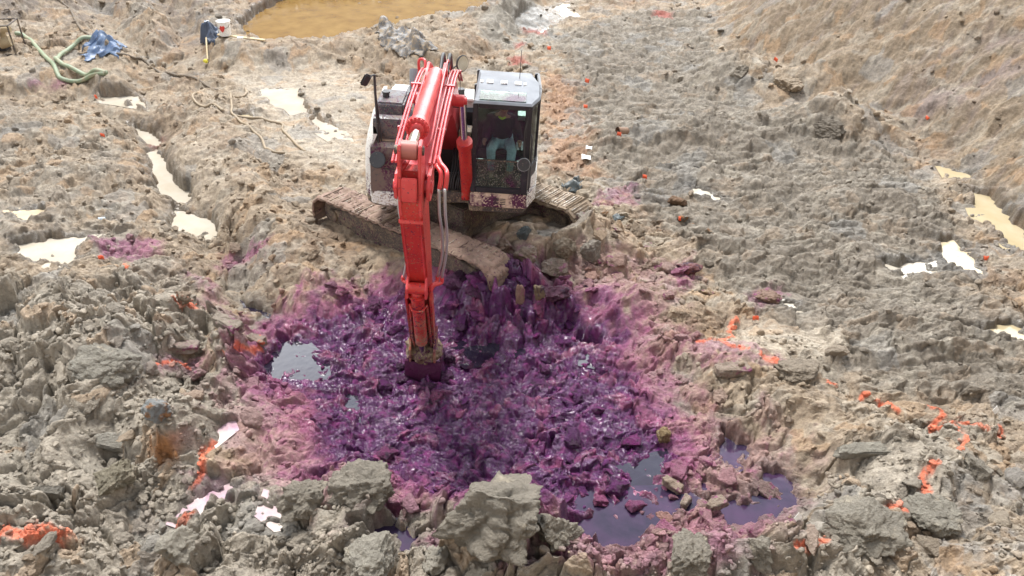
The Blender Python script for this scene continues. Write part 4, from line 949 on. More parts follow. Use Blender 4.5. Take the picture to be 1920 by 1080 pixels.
# arm
ax = Vector((0, .37, -.929)); px_ = Vector((0, -.929, -.37))   # down the arm; towards the camera
PV = Vector((BX - .0, -4.85, 3.14))
def AP(s_, f_, x=0): return PV + ax * s_ + px_ * f_ + Vector((x, 0, 0))
ALEN = 3.16
def arm_prism(bm, pts, x0, x1, k0=1):
    n = len(pts); lo = [bm.verts.new(AP(a, f, x0)) for a, f in pts]; hi = [bm.verts.new(AP(a, f, x1)) for a, f in pts]
    bm.faces.new(lo[::-1]); bm.faces.new(hi)
    for i in range(n): bm.faces.new((lo[i], lo[(i + 1) % n], hi[(i + 1) % n], hi[i]))
b_ = B(); arm_prism(b_, [(-.22, -.12), (-.34, .10), (.02, .30), (.30, .31), (1.4, .22), (ALEN, .10), (ALEN, -.13), (1.2, -.24), (.2, -.26)], -.130, .130)
arm = fin('arm', b_, REDD, EX, bevel=.012)
b_ = B()    # tail lugs, side flanges
for sx_ in (-1, 1):
    arm_prism(b_, [(.16, .318), (-.05, .30), (-.38, .20), (-.58, .14), (-.67, .05), (-.65, -.08), (-.52, -.14), (-.20, -.12), (-.1, .02)], sx_ * .110 - .018, sx_ * .110 + .018)
    arm_prism(b_, [(.2, .322), (1.0, .262), (1.6, .215), (1.6, .20), (.2, .30)], sx_ * .10 - .012, sx_ * .10 + .012)
box(b_, AP(.25, .316), (.28, .028, .05)); fin('arm_lug', b_, RED, arm, bevel=.008)
b_ = B(); tube(b_, [A1 - Vector((.105, 0, 0)), A1 + Vector((.085, 0, 0))], .105, 24); fin('cylinder_eye', b_, paint_mat('greasy_red', (.32, .10, .08), .45, mud=.2, purp=.1), arm, bevel=.01)
b_ = B(); tube(b_, [A1 - Vector((.17, 0, 0)), A1 + Vector((.15, 0, 0))], .05, 16); fin('pin', b_, STL, arm, bevel=.004)
b_ = B(); arm_prism(b_, [(-.38, .24), (-.30, .30), (-.10, .33), (-.05, .30), (-.3, .16)], -.085, .085); fin('guard_plate', b_, RED, arm, bevel=.01)
# bucket cylinder on the face of the arm
c0, c1, c2 = AP(1.55, .30), AP(2.85, .27), AP(3.20, .24)
b_ = B(); tube(b_, [c0, c0 + (c1 - c0) * .04, c0 + (c1 - c0) * .05, c1], [.06, .06, .085, .085], 22); tube(b_, [c0 + (c1 - c0) * .10, c0 + (c1 - c0) * .13], .105, 22)
tube(b_, [c0 - Vector((.1, 0, 0)), c0 + Vector((.1, 0, 0))], .075, 18); bc = fin('bucket_cylinder', b_, REDD, arm, bevel=0)
for sx_ in (-1, 1):
    b_ = B(); arm_prism(b_, [(1.42, .19), (1.50, .37), (1.68, .38), (1.80, .19)], sx_ * .115 - .014, sx_ * .115 + .014); fin('cylinder_bracket', b_, RED, arm, bevel=.006)
b_ = B(); tube(b_, [c1, c2], .055, 16); fin('piston_rod', b_, CHR, arm)
b_ = B()
for sx_ in (-1, 1): tube(b_, [AP(1.95, .28, sx_ * .11), AP(2.9, .22, sx_ * .125), AP(3.2, .16, sx_ * .12)], .018, 8); tube(b_, [AP(1.95, .28, sx_ * .11), AP(1.92, .40, sx_ * .06), AP(1.93, .40, 0)], .014, 8)
fin('cylinder_pipe', b_, REDD, arm)
b_ = B()
for sx_ in (-1, 1): arm_prism(b_, [(2.85, .0), (3.05, .30), (3.30, .34), (3.46, .24), (3.40, .02), (3.0, -.1)], sx_ * .17 - .016, sx_ * .17 + .016)
fin('bucket_link', b_, REDD, arm, bevel=.006)
for sx_ in (-1, 1):
    b_ = B(); arm_prism(b_, [(1.75, .20), (1.85, .27), (2.9, .20), (3.08, .14), (3.08, .02), (1.75, .08)], sx_ * .155 - .016, sx_ * .155 + .016); fin('side_plate', b_, REDD, arm, bevel=.006)
# clump of clay caught on the linkage
b_ = B(); bmesh.ops.create_icosphere(b_, subdivisions=5, radius=1)
cc_ = AP(3.30, .12)
for v in b_.verts:
    p = v.co.copy(); k_ = 1 + mnoise.fractal(p * 2.6, 1, 2, 5) * .22 + abs(mnoise.noise(p * 5)) * .12
    v.co = cc_ + Vector((p.x * .245, p.y * .24, p.z * .17)) * k_
CLAY = paint_mat('clay_lump', (.17, .125, .075), .6, mud=.8, purp=.9, mudcol=(.25, .19, .12), bumpd=.03); fin('clay_lump', b_, CLAY, arm, 180)
# bucket, teeth towards the machine, sunk in the purple mud
b_ = B(); Q = [(3.34, .30), (3.50, .38), (3.80, .44), (4.15, .40), (4.45, .22), (4.60, -.10), (4.55, -.45), (4.50, -.43), (4.52, -.10), (4.38, .16), (4.12, .33), (3.80, .37), (3.52, .31), (3.40, .24)]
arm_prism(b_, Q, -.26, .26)
for sx_ in (-1, 1): arm_prism(b_, [(3.40, .24), (3.52, .32), (3.80, .38), (4.12, .34), (4.38, .17), (4.53, -.10), (4.50, -.42), (4.0, -.30), (3.5, -.06)], sx_ * .242 - .012, sx_ * .242 + .012)
for k in range(4): arm_prism(b_, [(4.5, -.40), (4.53, -.62), (4.56, -.62), (4.57, -.40)], -.25 + k * .14, -.17 + k * .14)
PMUD = paint_mat('purple_wet_mud', (.070, .012, .048), .28, mud=.25, purp=.8, mudcol=(.17, .03, .09), bumpd=.03)
fin('bucket', b_, PMUD, EX, bevel=.008)
# hoses and pipes of the arm
b_ = B()
def H_(pts, r=.017): tube(b_, smooth_path(pts, 6), r, 8)
H_([Lp(751, 352, -5.1), Lp(748, 390, -5.0), Lp(755, 425, -4.9), Lp(761, 450, -4.7), Lp(762, 490, -4.45), Lp(757, 520, -4.32)])
H_([Lp(757, 352, -5.0), Lp(757, 385, -4.9), Lp(759, 420, -4.8)], .022)
H_([Lp(823, 355, -5.0), Lp(824, 400, -4.9), Lp(829, 440, -4.7), Lp(829, 480, -4.5), Lp(820, 520, -4.3)])
H_([Lp(834, 355, -5.05), Lp(835, 400, -4.95), Lp(838, 440, -4.7), Lp(836, 480, -4.5), Lp(828, 522, -4.3)])
fin('hydraulic_hose', b_, HOS, arm, 180)
b_ = B()
for pts in ([Lp(756, 518, -4.32), Lp(756, 526, -4.32), Lp(768, 532, -4.40), Lp(776, 540, -4.42), Lp(776, 560, -4.3)], [Lp(820, 518, -4.3), Lp(819, 528, -4.32), Lp(808, 538, -4.42), Lp(806, 552, -4.3)], [Lp(828, 520, -4.3), Lp(828, 530, -4.3), Lp(814, 535, -4.38), Lp(808, 545, -4.42)]):
    tube(b_, smooth_path(pts, 4), .024, 8)
fin('arm_pipe', b_, RED, arm, 180)
b_ = B()
for u0, pts in ((0, [(752, 352, -5.1), (750, 330, -5.05), (754, 318, -5.0), (762, 306, -4.95), (768, 290, -4.7)]), (1, [(835, 355, -5.0), (838, 330, -5.0), (836, 318, -4.9), (826, 306, -4.8), (822, 295, -4.6)]), (2, [(824, 355, -4.98), (827, 335, -4.95), (826, 322, -4.9), (818, 310, -4.8)])):
    tube(b_, smooth_path([Lp(*q) for q in pts], 4), .026, 8)
fin('boom_pipe', b_, RED, boom, 180)
# long pipes along both top edges of the boom
def bt(t, dx, up):
    k = t * (len(top) - 1); i = min(int(k), len(top) - 2); p = top[i].lerp(top[i + 1], k - i); return Vector((BX + dx, p.y, p.z + up))
for dxs, r_ in (((-.215, -.255), .017), ((.165, .215, .255), .017)):
    for dx in dxs:
        b_ = B(); tube(b_, [bt(t, dx * (1 + .0 * t), .045 + .02 * math.sin(t * 9)) for t in np.linspace(.28, .97, 26)], r_, 8); fin('boom_pipe', b_, REDB, boom, 60)
    for t in (.4, .6, .8): b_ = B(); box(b_, bt(t, sum(dxs) / len(dxs), .03), (.13, .05, .05)); fin('pipe_clamp', b_, REDB, boom, 60, bevel=.004)
b_ = B(); tube(b_, smooth_path([bt(.44, .125, .05), bt(.5, .12, .19), bt(.7, .14, .17), bt(.86, .14, .13), bt(.9, .1, .1)], 5), .015, 8); fin('cylinder_pipe', b_, REDB, boom, 60); b_ = B(); tube(b_, smooth_path([bt(.36, -.13, .05), bt(.46, -.14, .12), bt(.6, -.13, .12), bt(.9, -.15, .08)], 5), .013, 8); fin('cylinder_pipe', b_, REDB, boom, 60)
# black hoses looping over the top of the boom
for dx in (0.02, .115):
    b_ = B(); tube(b_, smooth_path([bt(.50, dx, .02), bt(.475, dx, .10), bt(.44, dx, .22), bt(.40, dx, .27), bt(.35, dx, .20), bt(.30, dx, .06)], 6), .026, 10); fin('loop_hose', b_, RUB, boom, 180)
b_ = B(); tube(b_, smooth_path([bt(.44, -.22, .03), bt(.42, -.24, .16), bt(.40, -.33, .16), bt(.38, -.34, .0), bt(.37, -.34, -.35)], 5), .02, 8); fin('boom_pipe', b_, RED, boom, 180)
# boom cylinders
for s_ in (-1, 1):
    x_ = BX + s_ * (.40 if s_ > 0 else .36); p0, p1 = Vector((x_, -1.12, 1.22)), Vector((BX + s_ * .33, -2.0, 3.12)); d_ = (p1 - p0).normalized(); L_ = (p1 - p0).length
    b_ = B(); tube(b_, [p0, p0 + d_ * 1.22], .095, 22); tube(b_, [p0 + d_ * 1.16, p0 + d_ * 1.27], .12, 22); tube(b_, [p0 - Vector((.09, 0, 0)), p0 + Vector((.09, 0, 0))], .09, 16); c_ = fin('boom_cylinder', b_, REDD, EX)
    b_ = B(); tube(b_, [p0 + d_ * 1.2, p1], .052, 16); fin('piston_rod', b_, CHR, c_)
# deck details between cab and tank: boom foot brackets, valve hoses
b_ = B()
for s_ in (-1, 1): prism(b_, [(-.95, 1.14), (-.55, 1.14), (.1, 1.14), (.1, 1.85), (-.15, 1.95), (-.35, 1.75), (-.9, 1.35)], BX + s_ * .24 - .02, BX + s_ * .24 + .02)
fin('boom_foot', b_, STL, EX, bevel=.006)
b_ = B()
for k in range(7):
    x_ = .02 + k * .04; tube(b_, smooth_path([(x_ - .05, -.98, 1.16), (x_ - .04, -1.0, 1.35 + .04 * (k % 3)), (x_, -.85, 1.55), (x_, -.5, 1.75 + .05 * (k % 2))], 4), .016, 6)
fin('valve_hose', b_, RUB, EX, 180)
b_ = B(); box(b_, (.05, -1.05, 1.19), (.50, .10, .10)); fin('valve_block', b_, STL, EX, bevel=.01)
b_ = B(); box(b_, (.20, -.6, 1.9), (.20, .3, .5)); fin('valve_cover', b_, STL, EX, bevel=.01)
# work lamp
q = Lp(858, 190, -1.75); b_ = B(); box(b_, q, (.27, .12, .16)); wl = fin('work_lamp', b_, RUB, EX, bevel=.015)
b_ = B(); box(b_, q + Vector((0, -.062, 0)), (.21, .012, .115)); fin('lens', b_, LMP, wl, bevel=.003)
# exhaust pipe
q = Lp(778, 168, -.1); b_ = B(); tube(b_, [(q.x, q.y, 2.45), (q.x, q.y, q.z + .04)], .075, 18); tube(b_, [(q.x, q.y, q.z), (q.x, q.y, q.z + .27), (q.x, q.y + .03, q.z + .33)], .088, 20); fin('exhaust_stack', b_, paint_mat('grey_stack', (.20, .21, .23), .5, mud=.15, purp=0), EX, bevel=.006)
# hood plug and small fittings
q = Lp(864, 163, .1); b_ = B(); tube(b_, [(q.x, q.y, 2.44), (q.x, q.y, 2.56)], .07, 16); fin('air_precleaner', b_, RUB, EX, bevel=.006)
b_ = B(); tube(b_, [(q.x + .01, -.2, 2.44), (q.x + .01, -.2, 3.0)], .006, 6); fin('antenna', b_, RUB, EX)
# mirrors
a_ = [Lp(712, 292, -1.16), Lp(708, 240, -1.16), Lp(703, 165, -1.16), Lp(702, 140, -1.16)]
b_ = B(); tube(b_, a_, .020, 8); tube(b_, [a_[0] + Vector((.05, 0, 0)), Lp(713, 240, -1.14), a_[2]], .012, 6); tube(b_, [a_[3], Lp(695, 143, -1.2), Lp(686, 147, -1.25)], .013, 6); mp = fin('mirror_post', b_, RUB, EX, 60)
q = Lp(686, 150, -1.25); b_ = B(); box(b_, q, (.12, .05, .20), Matrix.Rotation(.5, 3, 'Y') @ Matrix.Rotation(.5, 3, 'Z')); fin('mirror', b_, RUB, mp, bevel=.02)
def round_mirror(q, nrm, r, name='round_mirror', glass=False, mat=RUB):
    nrm = Vector(nrm).normalized(); b_ = B(); tube(b_, [q - nrm * .03, q - nrm * .02, q, q + nrm * .008], [r * .5, r * .93, r, r * .96], 28); o_ = fin(name, b_, mat, EX, 40)
    b_ = B(); tube(b_, [q + nrm * .009, q + nrm * .013], r * .88, 28); fin('mirror_glass', b_, MIR if glass else BLK, o_); return o_
round_mirror(Lp(708, 300, -1.36), (-.1, -1, .5), .13, mat=BLK)
round_mirror(Lp(982, 309, -1.52), (.2, -1, .35), .105, mat=paint_mat('grey_mirror', (.18, .19, .2), .4, mud=.3), glass=False)
q = Lp(867, 119, -1.0); o_ = round_mirror(q, (.75, -.65, .1), .125, glass=True)
b_ = B(); tube(b_, [q + Vector((-.02, .03, 0)), Lp(858, 121, -1.0), Lp(845, 132, -1.1)], .011, 6); fin('mirror_arm', b_, RUB, o_)
b_ = B(); tube(b_, [Lp(982, 309, -1.49), Lp(990, 300, -1.34)], .012, 6); tube(b_, [Lp(708, 300, -1.33), Lp(714, 290, -1.28)], .014, 6); fin('mirror_bracket', b_, RUB, EX)
print('excavator', time.time() - T0)

# ---------------------------------------------------------------- the operator
def skin_obj(name, verts, edges, rad, mat, parent, root=0, lvl=2):
    me = bpy.data.meshes.new(name); me.from_pydata([MW @ Vector(v) for v in verts], edges, []); me.materials.append(mat)
    o = link(name, me, parent)
    md = o.modifiers.new('skin', 'SKIN'); md.use_smooth_shade = True; sub = o.modifiers.new('sub', 'SUBSURF'); sub.levels = lvl; sub.render_levels = lvl
    for i, sv in enumerate(me.skin_vertices[0].data):
        r = rad[i]; sv.radius = r if isinstance(r, tuple) else (r, r); sv.use_root = i == root
    return o
def flat_mat(name, col, rough=.7):
    m, nt, bs = newmat(name); tc = nt.nodes.new('ShaderNodeTexCoord').outputs['Object']; n = noise_node(nt, 30, 4, .6, tc)
    nt.links.new(mixn(nt, 1.0, (*col,), rampn(nt, n.outputs['Fac'], [(.3, .8), (.7, 1.2)]), 'MULTIPLY'), bs.inputs['Base Color']); bs.inputs['Roughness'].default_value = rough; bumpn(nt, bs, n.outputs['Fac'], .3, .01); return m
SKN = flat_mat('skin', (.50, .29, .21), .5); JKT = flat_mat('black_jacket', (.018, .020, .022), .8); JNS = flat_mat('pale_jeans', (.40, .55, .66), .8); HVZ = flat_mat('lime_collar', (.55, .80, .05)); BOOT = flat_mat('boot', (.10, .07, .05))
hx_, hy_, hz_ = SX, SY + .02, SZ + .16
J = dict(pel=(hx_, hy_, hz_), sp=(hx_ - .01, hy_ - .05, hz_ + .22), ch=(hx_ - .03, hy_ - .13, hz_ + .42), nk=(hx_ - .02, hy_ - .20, hz_ + .53), hdb=(hx_ + .0, hy_ - .245, hz_ + .60), hd=(hx_ + .01, hy_ - .28, hz_ + .68), hdt=(hx_ + .015, hy_ - .27, hz_ + .75))
vs = [J['pel'], J['sp'], J['ch'], J['nk'], J['hdb'], J['hd'], J['hdt']]; ed = [(0, 1), (1, 2), (2, 3), (3, 4), (4, 5), (5, 6)]; rd = [(.15, .11), (.14, .10), (.17, .10), .055, (.06, .07), (.078, .095), (.05, .06)]
limbs = {}
for s_ in (-1, 1):
    a = len(vs); vs += [(hx_ + s_ * .19 - .03, hy_ - .13, hz_ + .43), (hx_ + s_ * .27, hy_ - .14, hz_ + .18), (hx_ + s_ * .285, hy_ - .33, hz_ + .10), (hx_ + s_ * .285, hy_ - .36, hz_ + .12)]; ed += [(2, a), (a, a + 1), (a + 1, a + 2), (a + 2, a + 3)]; rd += [.065, .048, .034, (.03, .022)]
    b = len(vs); vs += [(hx_ + s_ * .10, hy_ - .02, hz_ - .01), (hx_ + s_ * .17, hy_ - .44, hz_ + .03), (hx_ + s_ * .14, hy_ - .56, hz_ - .36), (hx_ + s_ * .14, hy_ - .66, hz_ - .40)]; ed += [(0, b), (b, b + 1), (b + 1, b + 2), (b + 2, b + 3)]; rd += [.10, .068, .042, (.04, .03)]
    limbs[s_] = (a, b)
    # hand closed round the lever
    base = Vector(vs[a + 3])
    for k in range(4):
        c = len(vs); off = Vector((-s_ * .0 + (k - 1.5) * .0, 0, (1.5 - k) * .02)); p0 = base + Vector((s_ * .012, -.03, 0)) + off; p1 = p0 + Vector((-s_ * .010, -.035, -.004)); p2 = p1 + Vector((-s_ * .028, -.006 + .003 * k, -.004))
        vs += [tuple(p0), tuple(p1), tuple(p2)]; ed += [(a + 3, c), (c, c + 1), (c + 1, c + 2)]; rd += [.011, .0095, .0085]
    c = len(vs); vs += [tuple(base + Vector((-s_ * .022, -.01, .022))), tuple(base + Vector((-s_ * .034, -.034, .030)))]; ed += [(a + 3, c), (c, c + 1)]; rd += [.012, .010]
pers = skin_obj('person', vs, ed, rd, SKN, None)
tag(pers, 'person in black jacket and pale blue jeans bent over the levers inside the excavator cab', 'person')
ja = [J['pel'], J['sp'], J['ch'], (J['nk'][0], J['nk'][1] + .01, J['nk'][2] - .01)]; je = [(0, 1), (1, 2), (2, 3)]; jr = [(.185, .135), (.185, .135), (.20, .135), .085]
for s_ in (-1, 1):
    a, b = limbs[s_]; k = len(ja); ja += [vs[a], vs[a + 1], tuple(Vector(vs[a + 1]).lerp(Vector(vs[a + 2]), .85))]; je += [(2, k), (k, k + 1), (k + 1, k + 2)]; jr += [.088, .068, .048]
skin_obj('jacket', ja, je, jr, JKT, pers)
jl = [(hx_, hy_, hz_ - .02)]; le = []; lr = [(.16, .115)]
for s_ in (-1, 1):
    a, b = limbs[s_]; k = len(jl); jl += [vs[b], vs[b + 1], tuple(Vector(vs[b + 1]).lerp(Vector(vs[b + 2]), .9))]; le += [(0, k), (k, k + 1), (k + 1, k + 2)]; lr += [.112, .086, .058]
skin_obj('jeans', jl, le, lr, JNS, pers)
skin_obj('collar', [(J['nk'][0] - .06, J['nk'][1] - .05, J['nk'][2] - .02), (J['nk'][0], J['nk'][1] - .085, J['nk'][2] - .05), (J['nk'][0] + .06, J['nk'][1] - .05, J['nk'][2] - .02)], [(0, 1), (1, 2)], [.018, .02, .018], HVZ, pers)
# face and cap
def blob(name, c, s, mat, parent, rot=None, sub=3):
    b_ = B(); bmesh.ops.create_icosphere(b_, subdivisions=sub, radius=1); Mx = Matrix.Translation(Vector(c)) @ (rot or Matrix.Identity(4))
    for v in b_.verts: v.co = MW @ (Mx @ Vector((v.co.x * s[0], v.co.y * s[1], v.co.z * s[2])))
    return fin(name, b_, mat, parent, 180)
hc = Vector(J['hd']); tilt = Matrix.Rotation(R(28), 4, 'X')
blob('hair', hc + Vector((0, .025, .03)), (.088, .105, .085), flat_mat('grey_hair', (.12, .10, .085), .9), pers, tilt)
blob('nose', hc + Vector((0, -.105, -.02)), (.014, .022, .022), SKN, pers)
for s_ in (-1, 1):
    blob('eye', hc + Vector((s_ * .03, -.088, .005)), (.012, .008, .007), RUB, pers, sub=2); blob('ear', hc + Vector((s_ * .082, 0, 0)), (.012, .022, .032), SKN, pers, sub=2)
blob('mouth', hc + Vector((0, -.088, -.055)), (.026, .008, .006), flat_mat('lips', (.35, .14, .12)), pers, sub=2)
for s_ in (-1, 1):
    q = Vector(vs[limbs[s_][1] + 3]); blob('boot', q + Vector((0, -.0, -.02)), (.05, .14, .05), BOOT, pers)

# ---------------------------------------------------------------- clods one could count
random.seed(21)
LM = [(920, 1000, 'the huge boulder-like clod'), (690, 935, 'the squarish grey-tan block'), (90, 925, 'the upright thumb-like slab'), (205, 690, 'the slab crowning the left mound'), (310, 810, 'the rusty wedge on the left mound'), (430, 630, 'the cracked tan block'), (90, 1000, 'the orange-painted lumps at far left'), (390, 920, 'the pink puddle'), (550, 675, 'the pale puddle at the left of the pit'),
      (500, 1045, 'the bottom edge left of centre'), (30, 620, 'the left edge'), (1640, 1000, 'the wide smooth slab with the orange stripe'), (1650, 830, 'the long smooth slab'), (1860, 900, 'the gravelly bank'), (1370, 690, 'the ledge right of the purple mud'), (1760, 640, 'the tan puddle at far right'), (1200, 1000, 'the violet pool'), (1450, 920, 'the right arm of the violet pool'), (1375, 835, 'the lilac pool on the right'),
      (1245, 822, 'the ochre-brown lump'), (795, 700, 'the digging bucket'), (1100, 620, 'the pale puddle at the right of the pit'), (700, 850, 'the lower left of the purple mud'), (1000, 850, 'the middle of the purple mud'), (930, 500, 'the front end of the near track'), (1120, 430, 'the front end of the far track'), (1290, 518, 'the dark magenta clod'), (620, 470, 'the side of the near track'), (480, 575, 'the small dark puddle'), (1220, 600, 'the right rim of the pit')]
def where(u, v):
    lu, lv, nm = min(LM, key=lambda q: (q[0] - u) ** 2 + 2.5 * (q[1] - v) ** 2)
    du, dv = u - lu, v - lv
    return ('left of ' if du < 0 else 'right of ') + nm if abs(du) > abs(dv) * 1.3 else ('behind ' if dv < 0 else 'in front of ') + nm
def many(n, us, vs_, s0, s1, kind, label, group, cond=None, meshes=None, pw=2.2, name='mud_clod', **kw):
    k = 0; tries = 0
    while k < n and tries < n * 60:
        tries += 1; u = random.uniform(*us); v = random.uniform(*vs_)
        a, b, c = ray(u, v); t = -CAM_H / c; x, y = a * t, b * t; j, i = _ij(x, y); idx = int(j) * nx + int(i)
        if cond and not cond(idx, u, v): continue
        if wet[idx] > .4 and not kw.get('inwater'): continue
        s = s0 + (s1 - s0) * random.random() ** pw
        kk = kind if isinstance(kind, str) else random.choice(kind)
        szw = 'small' if s < s0 + .25 * (s1 - s0) else 'middling' if s < s0 + .6 * (s1 - s0) else 'large'
        o = clod((x, y), None, s, kk, szw + ' ' + label + ' ' + where(u, v), group, mesh=random.choice(meshes) if meshes else None, name=name); k += 1
# distinct ones -------------------------------------------------------------------
def C_(u, v, w, h, kind, label, col=None, seed=None, rot=None, block=False, sink=.3, depth=.8):
    """a clod drawn at about w x h metres"""
    m_ = (block_mesh(seed or 5) if block else clod_mesh('clod_shape', seed or int(u * 7 + v), 6 if w > .7 else 5, 7, .17)); m_.materials.append(CM[kind])
    x, y = G(u, v); o = link('mud_clod', m_); o.scale = (w / 2, w / 2 * depth, h / 2); o.rotation_euler = rot or (0, 0, (u * 13 % 60) / 30)
    o.location = (x, y, gz(x, y) + h / 2 * (1 - 2 * sink)); c = tuple(.86 * q for q in col) if col else tuple(gcol(x, y)); o.color = (*[float(q) for q in c], 1); tag(o, label, 'clod'); return o
GR = (.305, .268, .212)
C_(920, 1010, 1.65, 1.05, 'plain', 'huge grey-tan clod like a boulder at the bottom edge in front of the purple pool', GR, 11, (0, 0, .15), sink=.28)
C_(1040, 1030, .75, .55, 'plain', 'rough clod leaning on the right end of the huge boulder-like clod', GR, 12, sink=.3)
C_(690, 940, 1.0, .75, 'plain', 'squarish grey-tan block just above the small violet puddle at the lower middle', GR, 113, (0, 0, .1), sink=.32)
C_(570, 940, .75, .7, 'plain', 'tall lumpy grey clod right of the small lilac puddle', (.32, .28, .22), 14, sink=.3)
C_(90, 925, .42, .55, 'plain', 'upright thumb-like slab of smooth grey clay at lower left', (.30, .27, .22), 15, (.25, .25, .3), True, sink=.25, depth=.5)
C_(430, 625, .55, .34, 'stained', 'cracked tan block with orange paint beside the left shore of the purple pit', (.40, .33, .26), 16, (.1, .1, -.5), True, sink=.3)
C_(482, 640, .38, .30, 'painted', 'tan block with orange paint right at the pale left puddle of the purple pit', (.40, .31, .25), 17, (.1, 0, -.4), True, sink=.3)
C_(340, 645, .55, .28, 'stained', 'pink-stained cracked block on the crest left of the pit', (.42, .33, .27), 18, (0, .05, .2), True, sink=.35)
C_(372, 685, .40, .25, 'stained', 'pink-stained angular lump below the cracked tan block', (.40, .25, .24), 19, sink=.3)
C_(310, 800, .50, .42, 'rusty', 'wedge of blue-grey clay with a rusty underside on the left mound', (.33, .34, .33), 20, (.4, .3, .2), sink=.25)
C_(210, 910, .75, .50, 'plain', 'big brownish slab leaning below the left mound beside a dark hollow', (.31, .27, .19), 21, (.3, -.3, .3), sink=.35)
C_(200, 690, 1.0, .62, 'plain', 'smooth-faced grey slab crowning the big mound on the left', (.35, .32, .26), 22, (.45, .1, .2), sink=.35)
C_(205, 815, .55, .35, 'plain', 'pale smooth clay slab curled on the slope of the left mound', (.42, .385, .32), 23, (.5, .2, .1), True, sink=.3)
C_(340, 1050, .6, .4, 'plain', 'pale clod at the bottom edge below the orange-painted lumps', (.40, .36, .29), 24, sink=.3)
C_(700, 1065, .85, .5, 'plain', 'pale grey clod on the bottom edge left of the boulder-like clod', (.38, .345, .28), 25, sink=.3)
C_(820, 1070, .4, .3, 'plain', 'small pale clod tucked under the left flank of the boulder-like clod', (.42, .38, .31), 26, sink=.3)
C_(1290, 1050, .8, .45, 'plain', 'pale crumbly clod at the bottom edge below the violet pool', GR, 27, sink=.3)
C_(1430, 1035, .5, .4, 'plain', 'knobbly grey clod at the bottom edge left of the orange-marked slab', GR, 28, sink=.3)
C_(1620, 1010, 1.15, .5, 'plain', 'wide smooth grey slab beside the orange stripe at the lower right', (.33, .295, .235), 29, (.12, -.1, .35), sink=.4)
C_(1740, 960, .8, .42, 'plain', 'cracked smooth grey slab right of the orange stripe at the lower right', (.33, .30, .24), 30, (.1, 0, -.3), sink=.35)
C_(1650, 832, 1.2, .32, 'plain', 'long smooth grey slab lying under the orange zigzag at the right', (.34, .31, .25), 31, (.1, 0, .05), True, sink=.45, depth=.35)
C_(1830, 870, .5, .3, 'plain', 'rounded grey clod at the right end of the long smooth slab', GR, 32, sink=.3)
C_(1500, 700, .9, .3, 'plain', 'broad brown-grey clod right of the pink-stained ledge', (.33, .27, .20), 33, sink=.4)
C_(1370, 700, .6, .3, 'stained', 'cracked pink-tinged block on the ledge right of the purple mud', (.38, .29, .22), 34, (0, 0, .2), True, sink=.4)
C_(1245, 822, .30, .26, 'plain', 'ochre-brown lump on the right shore of the purple mud', (.33, .23, .11), 35, sink=.2)
C_(1260, 915, .34, .22, 'stained', 'tan oblong block lying in the dark water at the lower right of the pit', (.40, .30, .22), 36, (.1, .2, -.6), True, sink=.2)
C_(1250, 968, .36, .2, 'stained', 'red-tinted wedge of clay in the violet water', (.42, .22, .18), 37, (0, .3, -.5), sink=.25)
C_(1340, 965, .34, .26, 'stained', 'chunky tan block standing between the two halves of the violet pool', (.37, .28, .21), 38, (0, 0, .5), True, sink=.2)
C_(1365, 998, .28, .22, 'stained', 'dark brown block in front of the chunky block in the violet pool', (.28, .20, .16), 39, (0, 0, .2), True, sink=.2)
C_(1285, 945, .24, .2, 'stained', 'small squared block behind the red-tinted wedge', (.38, .29, .22), 40, (0, 0, 1.), True, sink=.2)
C_(1290, 518, .62, .26, 'dyed', 'dark magenta clod with a purple rim lying alone right of the machine', (.22, .07, .07), 41, (.2, .1, .1), sink=.3, depth=.6)
C_(1440, 560, .6, .35, 'stained', 'red-brown clod with a magenta tip in the grey mud', (.32, .20, .14), 42, (.2, .3, .2), sink=.3)
C_(1255, 550, .28, .2, 'stained', 'small pink clod below the dark magenta clod', (.40, .24, .22), 43, sink=.3)
C_(1220, 500, .6, .35, 'stained', 'pink-smeared ridge clod left of the dark magenta clod', (.38, .27, .2), 44, (0, .1, .3), sink=.35)
C_(1190, 440, .6, .4, 'plain', 'brown slab of clay with a grey face in front of the right track', (.30, .23, .16), 45, sink=.3)
C_(1060, 475, .6, .45, 'plain', 'big brown clod heaped between the two tracks', (.30, .235, .165), 46, sink=.3)
C_(1110, 480, .5, .5, 'plain', 'brown clod with a smooth grey face right of the heap between the tracks', (.31, .27, .22), 47, (.3, 0, .4), sink=.3)
C_(985, 455, .42, .34, 'plain', 'dark blue-grey lump under the cab by the front of the left track', (.13, .15, .15), 48, sink=.25)
C_(1270, 382, .45, .3, 'plain', 'rusty brown clod beside the white puddle right of the machine', (.28, .17, .10), 49, sink=.3)
C_(1480, 150, 1.2, .6, 'plain', 'dark grey heap at the foot of the right slope', None, 50, sink=.62)
C_(1390, 128, .8, .6, 'plain', 'pinkish smooth lump where the grey mud meets the slope', None, 51, sink=.6)
C_(1560, 235, .9, .5, 'plain', 'pale domed clod with cracks on the grey heap by the right slope', None, 52, sink=.55)
C_(350, 575, .38, .3, 'painted', 'clod sprayed orange on the crest above the pit at left', (.36, .27, .19), 53, sink=.25)
C_(335, 978, .26, .2, 'painted', 'round lump sprayed orange at lower left beside the pink puddle', (.5, .2, .13), 54, sink=.2)
C_(975, 605, .16, .62, 'stained', 'upright tan slab with dark sides at the back wall of the purple pit', (.36, .22, .16), 55, (-.2, .1, .2), True, sink=.2)
C_(1010, 600, .2, .5, 'dyed', 'narrow olive and purple slab standing at the back wall of the pit', (.25, .18, .10), 56, (-.2, -.1, .5), True, sink=.2)
